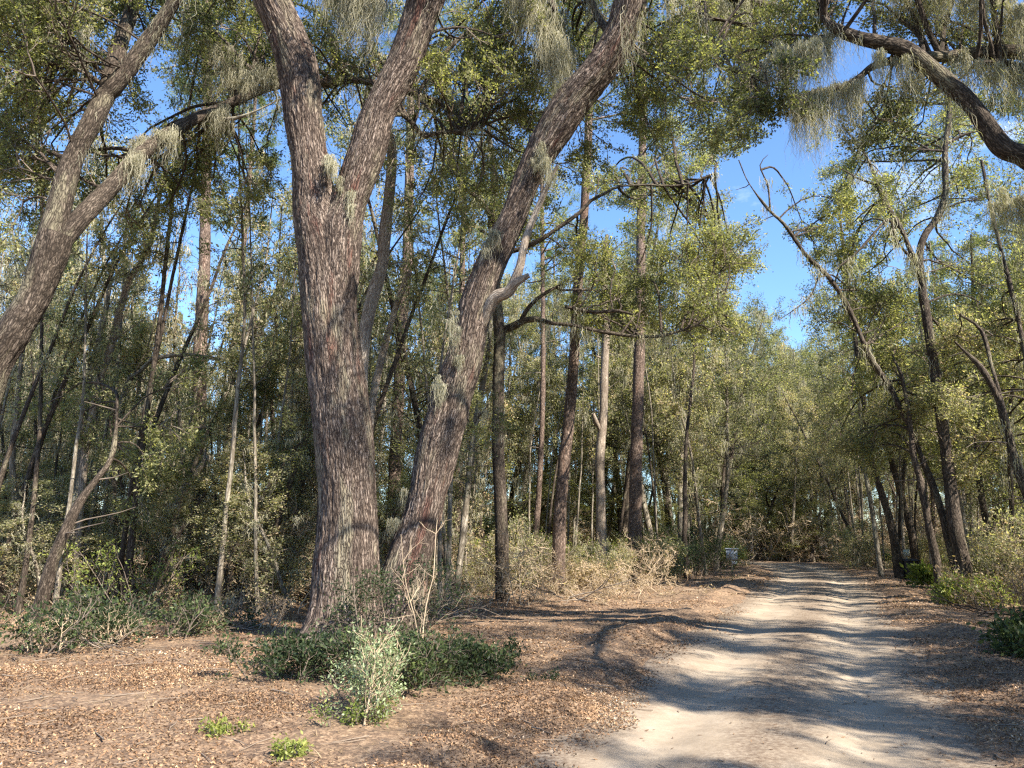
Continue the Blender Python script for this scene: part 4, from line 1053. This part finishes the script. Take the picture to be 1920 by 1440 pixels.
# ------------------------------------------------------------------ shade trees behind and right of the photographer
sr = np.random.default_rng(314)
for u in (5.7, 6.5, 7.3, 8.5, 9.5, 10.4, 11.4, 12.4, 13.4, 14.6, 16.0, 17.6, 19.6, 21.5, 23.5, 26):
    wm = 0
    while .71 * (u + wm) < max(0, .71 * (u - wm)) * .80 + 3.0: wm += .2
    for k in range(4 if u < 8 else (3 if u < 13 else 2)):
        w_ = wm + k * 3.4 + sr.uniform(0, 1.6); uu = u + sr.normal() * .25
        x, y = .71 * (uu + w_), .71 * (uu - w_)
        if abs(float(road_d(np.array([x]), np.array([y]))[0])) < 3.6: continue
        m = sr.choice([0, 1, 4, 4, 3]); H0 = [13, 15, 10, 17, 12][m]
        h = (sr.uniform(5.5, 8) if u < 8 else sr.uniform(6.5, 9)) if k == 0 else sr.uniform(9.5, 13.5)
        copy_plant('shade_tree', HW[m], x, y, sr.uniform(0, 6.3), .62, 'leafy tree beyond the right edge of the picture beside the near road', 'tree', 'leafy trees beside the near road', sz=h / H0)

for i in range(14):
    y = sr.uniform(-4, 14); x = max(0, y) * .78 + sr.uniform(2.2, 8)
    if abs(float(road_d(np.array([x]), np.array([y]))[0])) < 3.2: continue
    copy_plant('shrub', SHRUB[sr.choice([0, 2])], x, y, sr.uniform(0, 6.3), sr.uniform(.9, 1.4), 'shrub beyond the right edge of the picture beside the near road', 'shrub', 'shrubs beside the near road')

# ------------------------------------------------------------------ near shrubs
def bush(name, seed, foot, H, width, stems, leafm, leafsz, label, cat='shrub', woodm=TWIG, leaf=(7, .05), nb=7, r=.009, lvl=1, n=(5,), up_=.05, lean=(0, 0), group=None, Lb=.45, asp=.45):
    g = Grow(seed)
    x, y = foot; z = gz(x, y)
    root = empty(name, (x, y, z), label, cat, group)
    for i in range(stems):
        o = g.rng.normal(size=2) * width * .28 if stems > 1 else np.zeros(2)
        d = np.array([o[0] / max(width, .1) * 1.4 + lean[0] + g.rng.normal() * .12, o[1] / max(width, .1) * 1.4 + lean[1] + g.rng.normal() * .12, 1])
        pts = wander([x + o[0], y + o[1], gz(x + o[0], y + o[1]) - .03], d, H * g.rng.uniform(.6, 1.05), 9, .09, .01, g.rng)
        g.wood.tube(pts, np.linspace(r, r * .35, 10), 6)
        for b in range(nb):
            j = g.rng.integers(1, 9)
            dd = tilt(unit(pts[j + 1 if j < 9 else j] - pts[j - 1]), g.rng.uniform(.6, 1.3), g.rng)
            g.ramify(pts[j], dd, Lb * H ** .5 * g.rng.uniform(.5, 1.1) * (1.15 - .07 * j), r * .45, lvl, n, leaf=leaf, up=up_, minr=.0018, ratio=.5)
    g.wood.v += g.twig.v; g.wood.f4 += [f + g.wood.n for f in g.twig.f4]; g.wood.b += g.twig.b; g.wood.n += g.twig.n
    g.wood.build('stems', woodm, root, True)
    if g.lp: g.leafmesh(leafsz, asp).build('leaves', leafm, root)
    return root

bush('shrub', 201, G(682, 1352), .86, .2, 1, PALELEAF, .034, 'pale green sunlit spindly bush in front of the big oak foot', nb=22, leaf=(9, .03), n=(6,), Lb=.62, r=.012, woodm=DRYTWIG, up_=.05)
bush('shrub', 202, G(655, 1338), .55, .3, 4, PALELEAF, .034, 'low pale leafy sprouts at the foot of the spindly bush', nb=9, leaf=(8, .03))
bush('shrub', 203, G(548, 1272), .45, .9, 15, DARKLEAF, .045, 'low dark green bush at the left foot of the big oak', leaf=(9, .04), nb=9)
bush('shrub', 204, G(800, 1272), .55, .8, 13, DARKLEAF, .045, 'dark green bush right of the leaning trunk foot', leaf=(9, .04), nb=9)
bush('shrub', 205, G(735, 1285), .66, .7, 11, DARKLEAF, .045, 'tallest dark bush between the two trunk feet of the big oak', leaf=(8, .04), nb=10)
bush('shrub', 206, G(885, 1255), .34, 1.0, 13, DARKLEAF, .045, 'low dark green bush farthest right of the big oak', leaf=(8, .04), nb=8)
bush('shrub', 207, G(765, 1210), 1.2, .6, 5, DARKLEAF, .045, 'upright bushy sprouts climbing the foot of the leaning trunk', leaf=(8, .05), nb=10, Lb=.55)
bush('shrub', 208, G(700, 1228), 1.05, .6, 5, DARKLEAF, .045, 'upright bushy sprouts climbing between the oak trunks', leaf=(8, .05), nb=10, Lb=.55)
bush('shrub', 209, G(540, 1410), .15, .2, 8, BRIGHTLEAF, .03, 'small bright green weed in the foreground leaves', 'weed', leaf=(5, .025), nb=4, Lb=.16)
bush('shrub', 210, G(690, 1350), .2, .4, 7, BRIGHTLEAF, .03, 'small bright green sprouts right of the spindly bush stem', 'weed', leaf=(5, .03), nb=5, Lb=.3)
bush('shrub', 211, G(420, 1375), .12, .25, 7, BRIGHTLEAF, .035, 'tiny green weed in the sunlit leaves at the left', 'weed', leaf=(4, .025), nb=3, Lb=.15)
bush('shrub', 212, G(1025, 1268), .12, .3, 7, DARKLEAF, .03, 'tiny green seedling patch on the shaded leaves right of the oak', 'weed', leaf=(4, .025), nb=3, Lb=.15)
bush('sapling', 213, G(785, 1235), 2.1, .1, 2, DARKLEAF, .03, 'pair of thin tall stems rising in front of the leaning trunk', 'sapling', leaf=(1, .05), nb=7, Lb=.4, woodm=DRYTWIG, r=.011)
# dark brush along the left edge of the clearing
for i, (px, py, H, wd, lm, lab) in enumerate([(-10, 1235, 1.1, 1.1, DARKLEAF, 'dark green bush at the left picture edge'), (70, 1222, 1.0, 1.2, DARKLEAF, 'dark low bush second from the left picture edge'), (150, 1212, .95, 1.3, DARKLEAF, 'dark low bush with bare curved twigs left of centre in the brush row'),
                                             (230, 1205, .95, 1.2, DARKLEAF, 'dark low bush at the middle of the brush row'), (310, 1198, .9, 1.1, DARKLEAF, 'dark low bush near the right end of the brush row'), (370, 1180, .7, .9, DARKLEAF, 'low dark bush closing the right end of the brush row'),
                                             (250, 1150, 1.7, 1.0, BRIGHTLEAF, 'fresh light green shrub catching sun behind the brush row'), (450, 1180, .5, .8, TANLEAF, 'dry tan weed clump left of the big oak'), (505, 1165, .6, .8, TANLEAF, 'dry straw-coloured clump near the oak foot')]):
    bush('shrub', 230 + i, G(px, py), H * ((.8, .5, .75, .55, .7, .4)[i] if i < 6 else 1), wd, 9 if lm is DARKLEAF else 7, lm, .06 if lm is not TANLEAF else .04, lab, leaf=((6 if i < 6 else 9) if lm is not TANLEAF else 3, .05), nb=8, r=.012, Lb=.62, n=(4,), woodm=DRYTWIG if i % 2 else TWIG)
for i, (px, py, H, wd, lm, lab) in enumerate([(1870, 1118, 1.1, 1.0, MIDLEAF, 'leafy bush right of the roadside pair of trunks'), (1905, 1150, 1.1, 1.1, TANLEAF, 'tan weedy clump at the right edge beside the leaf bank'), (1930, 1235, .38, .6, DARKLEAF, 'grey-green low plant at the right picture edge'), (1838, 1135, .55, .7, BRIGHTLEAF, 'small glossy plant at the foot of the roadside oak'),
                                             (1738, 1102, .6, .2, BRIGHTLEAF, 'bright big-leaved sapling in front of the black bin'), (1335, 1072, 2.2, 1.8, DARKLEAF, 'rounded dark bush beside the grey sign'), (1290, 1082, 2.0, 1.8, DARKLEAF, 'rounded bush left of the one beside the sign'), (1235, 1088, 1.6, 1.6, MIDLEAF, 'olive bush at the foot of the verge pine'),
                                             (1100, 1104, .8, 1.2, TANLEAF, 'dry brown brush between the two verge pines'), (1355, 1062, 1.6, 1.3, BRIGHTLEAF, 'yellow-green bush just behind the grey sign')]):
    bush('shrub', 260 + i, G(px, py), H, wd, 12 if i != 4 else 2, lm, .075 if i != 4 else .15, lab, leaf=(9 if lm is not TANLEAF else 4, .08), nb=9, r=.014, Lb=.6, n=(5,))

# fallen branches
def fallen(label, seed, px, py, L, n, mat=DEADWOOD, r=.012, fan=.6, hgt=.25):
    g = Grow(seed)
    x, y = G(px, py)
    root = empty('fallen_branch', (x, y, gz(x, y)), label, 'fallen branch')
    for i in range(n):
        a = g.rng.normal() * fan + (0 if i % 2 else math.pi)
        z = gz(x, y) + .03 + g.rng.random() * hgt * .4
        q = wander([x + g.rng.normal() * .15, y + g.rng.normal() * .15, z], [math.cos(a), math.sin(a), .12], L * g.rng.uniform(.5, 1.1), 6, .15, -.015, g.rng)
        q[:, 2] = np.maximum(q[:, 2], gz(x, y) + r)
        g.wood.tube(q, np.linspace(r, r * .3, 7), 6)
        for k in range(3):
            j = g.rng.integers(1, 5)
            w2 = wander(q[j], tilt(unit(q[j + 1] - q[j]), .7, g.rng), L * .3, 4, .15, 0, g.rng); w2[:, 2] = np.maximum(w2[:, 2], gz(x, y) + .01)
            g.wood.tube(w2, np.linspace(r * .5, r * .2, 5), 4)
    g.wood.build('dead_twigs', mat, root, True)
fallen('heap of pale sunlit dead twigs behind the leaning trunk', 301, 850, 1158, 1.0, 14, r=.014)
fallen('pale broken branch lying at the foot of the slim pine', 302, 1085, 1130, 1.6, 4, r=.022, fan=.3)
fallen('small dead twig cluster on the leaves left of the oak', 303, 465, 1182, .7, 7, r=.010)
fallen('pale thin twig heap under the brush row', 304, 195, 1230, .9, 8, r=.009)
fallen('pale fallen branch leaning in the brush right of the road', 305, 1600, 1046, 2.2, 4, r=.03, fan=.3)
fallen('dark stick lying at the right verge', 306, 1880, 1160, 1.5, 3, LIMBBARK, .02, .2)
fallen('curved grey twig on the shaded bank at the right edge', 307, 1900, 1225, .8, 3, DEADWOOD, .008, .4)

# ------------------------------------------------------------------ sign and bin
def box(mb, c, s, bev=.0):
    x, y, z = c; a, b, h = [q / 2 for q in s]
    v = np.array([[x + i * a, y + j * b, z + k * h] for k in (-1, 1) for j in (-1, 1) for i in (-1, 1)])
    f = np.array([[0, 2, 3, 1], [4, 5, 7, 6], [0, 1, 5, 4], [2, 6, 7, 3], [0, 4, 6, 2], [1, 3, 7, 5]])
    mb.quads(v, f)
GREYPAINT = plain_mat('grey_panel', (.42, .46, .52), .5, .25, 14)
BLACKPL = plain_mat('black_plastic', (.018, .018, .022), .45, .3, 6)
PALEP = plain_mat('pale_board', (.42, .44, .38), .7, .2, 10)
POSTW = plain_mat('post_wood', (.36, .31, .24), .85, .3, 12)
sx, sy = G(1374, 1076); sz = gz(sx, sy)
root = empty('sign', (sx, sy, sz), 'small blue-grey board on a post where the road bends left', 'sign')
m = MB(); box(m, (sx, sy, sz + .82), (.46, .03, .40)); m.build('panel', GREYPAINT, root)
m = MB(); box(m, (sx, sy - .004, sz + 1.045), (.54, .10, .05)); m.build('top_cap', GREYPAINT, root)
m = MB(); box(m, (sx, sy + .045, sz + .5), (.06, .055, 1.06)); m.build('post', POSTW, root)
m = MB(); box(m, (sx + .09, sy - .02, sz + .50), (.22, .012, .12)); m.build('small_plate', GREYPAINT, root)
bx_, by_ = G(1706, 1086); bz_ = gz(bx_, by_)
root = empty('bin', (bx_, by_, bz_), 'black lidded bin at the right verge half hidden by a big-leaved sapling', 'bin')
m = MB()
ring = [(0, .21, .19), (.1, .225, .2), (.5, .26, .235), (.62, .27, .245)]
V = np.array([[bx_ + sxx * a, by_ + syy * b, bz_ + h] for h, a, b in ring for sxx, syy in ((-1, -1), (0, -1.04), (1, -1), (1.04, 0), (1, 1), (0, 1.04), (-1, 1), (-1.04, 0))])
Fq = np.array([[r0 * 8 + i, r0 * 8 + (i + 1) % 8, r0 * 8 + 8 + (i + 1) % 8, r0 * 8 + 8 + i] for r0 in range(3) for i in range(8)])
m.quads(V, Fq); m.build('body', BLACKPL, root)
m = MB(); box(m, (bx_, by_ - .01, bz_ + .645), (.62, .56, .05)); box(m, (bx_, by_, bz_ + .68), (.5, .44, .03)); m.build('lid', BLACKPL, root)
m = MB(); box(m, (bx_, by_ + .30, bz_ + .60), (.36, .04, .035)); m.build('handle', BLACKPL, root)
px_, py_ = G(1722, 1080); pz_ = gz(px_, py_)
root = empty('post', (px_ + .1, py_ + .9, pz_), 'pale grey board topped post rising behind the black bin', 'post')
m = MB(); box(m, (px_ + .1, py_ + .9, pz_ + .86), (.24, .03, .26)); m.build('board', PALEP, root)
m = MB(); box(m, (px_ + .1, py_ + .94, pz_ + .46), (.07, .045, 1.0)); m.build('upright', POSTW, root)

# ------------------------------------------------------------------ a label of its own for every copied plant
SECT = [(366, 'left of the tall left pine'), (590, 'between the tall left pine and the big oak'), (800, 'behind the big oak'), (940, 'between the big oak and the crooked oak'),
        (1190, 'between the crooked oak and the verge pine'), (1370, 'between the verge pine and the grey sign'), (1650, 'beyond the road bend'), (1800, 'behind the black bin'), (1e9, 'right of the roadside pair')]
ORD = ['leftmost', 'second', 'third', 'fourth', 'fifth', 'sixth', 'seventh', 'eighth', 'ninth', 'tenth', 'eleventh', 'twelfth', 'thirteenth', 'fourteenth', 'fifteenth', 'sixteenth', 'seventeenth', 'eighteenth', 'nineteenth', 'twentieth']
LOOK = {}
for ms, ws in ((HW, ['dark-barked leafy tree', 'grey-barked leafy tree', 'small grey leafy tree', 'tall broad-crowned tree', 'dark green leafy tree']), (BARE, ['small bare grey tree', 'tall bare grey tree']),
               (POLE, ['grey pole-like trunk', 'dark pole-like trunk']), (PINE, ['tall pine', 'shorter pine']), (SHRUB, ['olive shrub', 'dark shrub', 'tall loose shrub', 'fresh green shrub']), (DRY, ['tall dry twig tangle', 'low dry twig tangle'])):
    for q, lk in zip(ms, ws): LOOK[q['trunk'].name] = lk
buckets = {}
for o in list(bpy.data.objects):
    if o.type != 'EMPTY' or o.name.split('.')[0] not in ('woodland_tree', 'young_tree', 'understory_tree', 'bare_tree', 'pole_tree', 'pine_tree', 'shrub', 'dry_shrub'): continue
    tr = [c for c in o.children if c.data and c.data.name in LOOK]
    if not tr: continue
    x, y = o.location.x, o.location.y
    if o['group'] == 'shrubs beside the near road': continue
    px = 960 + x / (y * math.cos(PITCH)) * F
    sec = next(t for a, t in SECT if px < a)
    row = 'near' if y < 27 else ('middle' if y < 42 else 'far')
    buckets.setdefault((LOOK[tr[0].data.name], row, sec), []).append((px, o))
TENS = {2: 'twenty', 3: 'thirty', 4: 'forty', 5: 'fifty', 6: 'sixty'}
def ordinal(k):
    if k < 20: return ORD[k]
    a, b = divmod(k + 1, 10)
    return TENS[a][:-1] + 'ieth' if b == 0 else TENS[a] + '-' + (['first'] + ORD[1:9])[b - 1]
for (lk, row, sec), v in buckets.items():
    v.sort(key=lambda q: q[0])
    for k, (_, o) in enumerate(v):
        o['label'] = ('only ' if len(v) == 1 else ordinal(k) + ' ') + lk + ', ' + row + ' row, ' + sec.replace('the ', '')
print('objects', len(bpy.data.objects))

for grp, what in (('leafy trees beside the near road', 'leafy tree'), ('shrubs beside the near road', 'leafy shrub')):
    v = sorted((o for o in bpy.data.objects if o.get('group') == grp), key=lambda o: o.location.y)
    for k, o in enumerate(v): o['label'] = (ordinal(k) if k else 'first') + ' ' + what + ' along the near road, past the right picture edge'
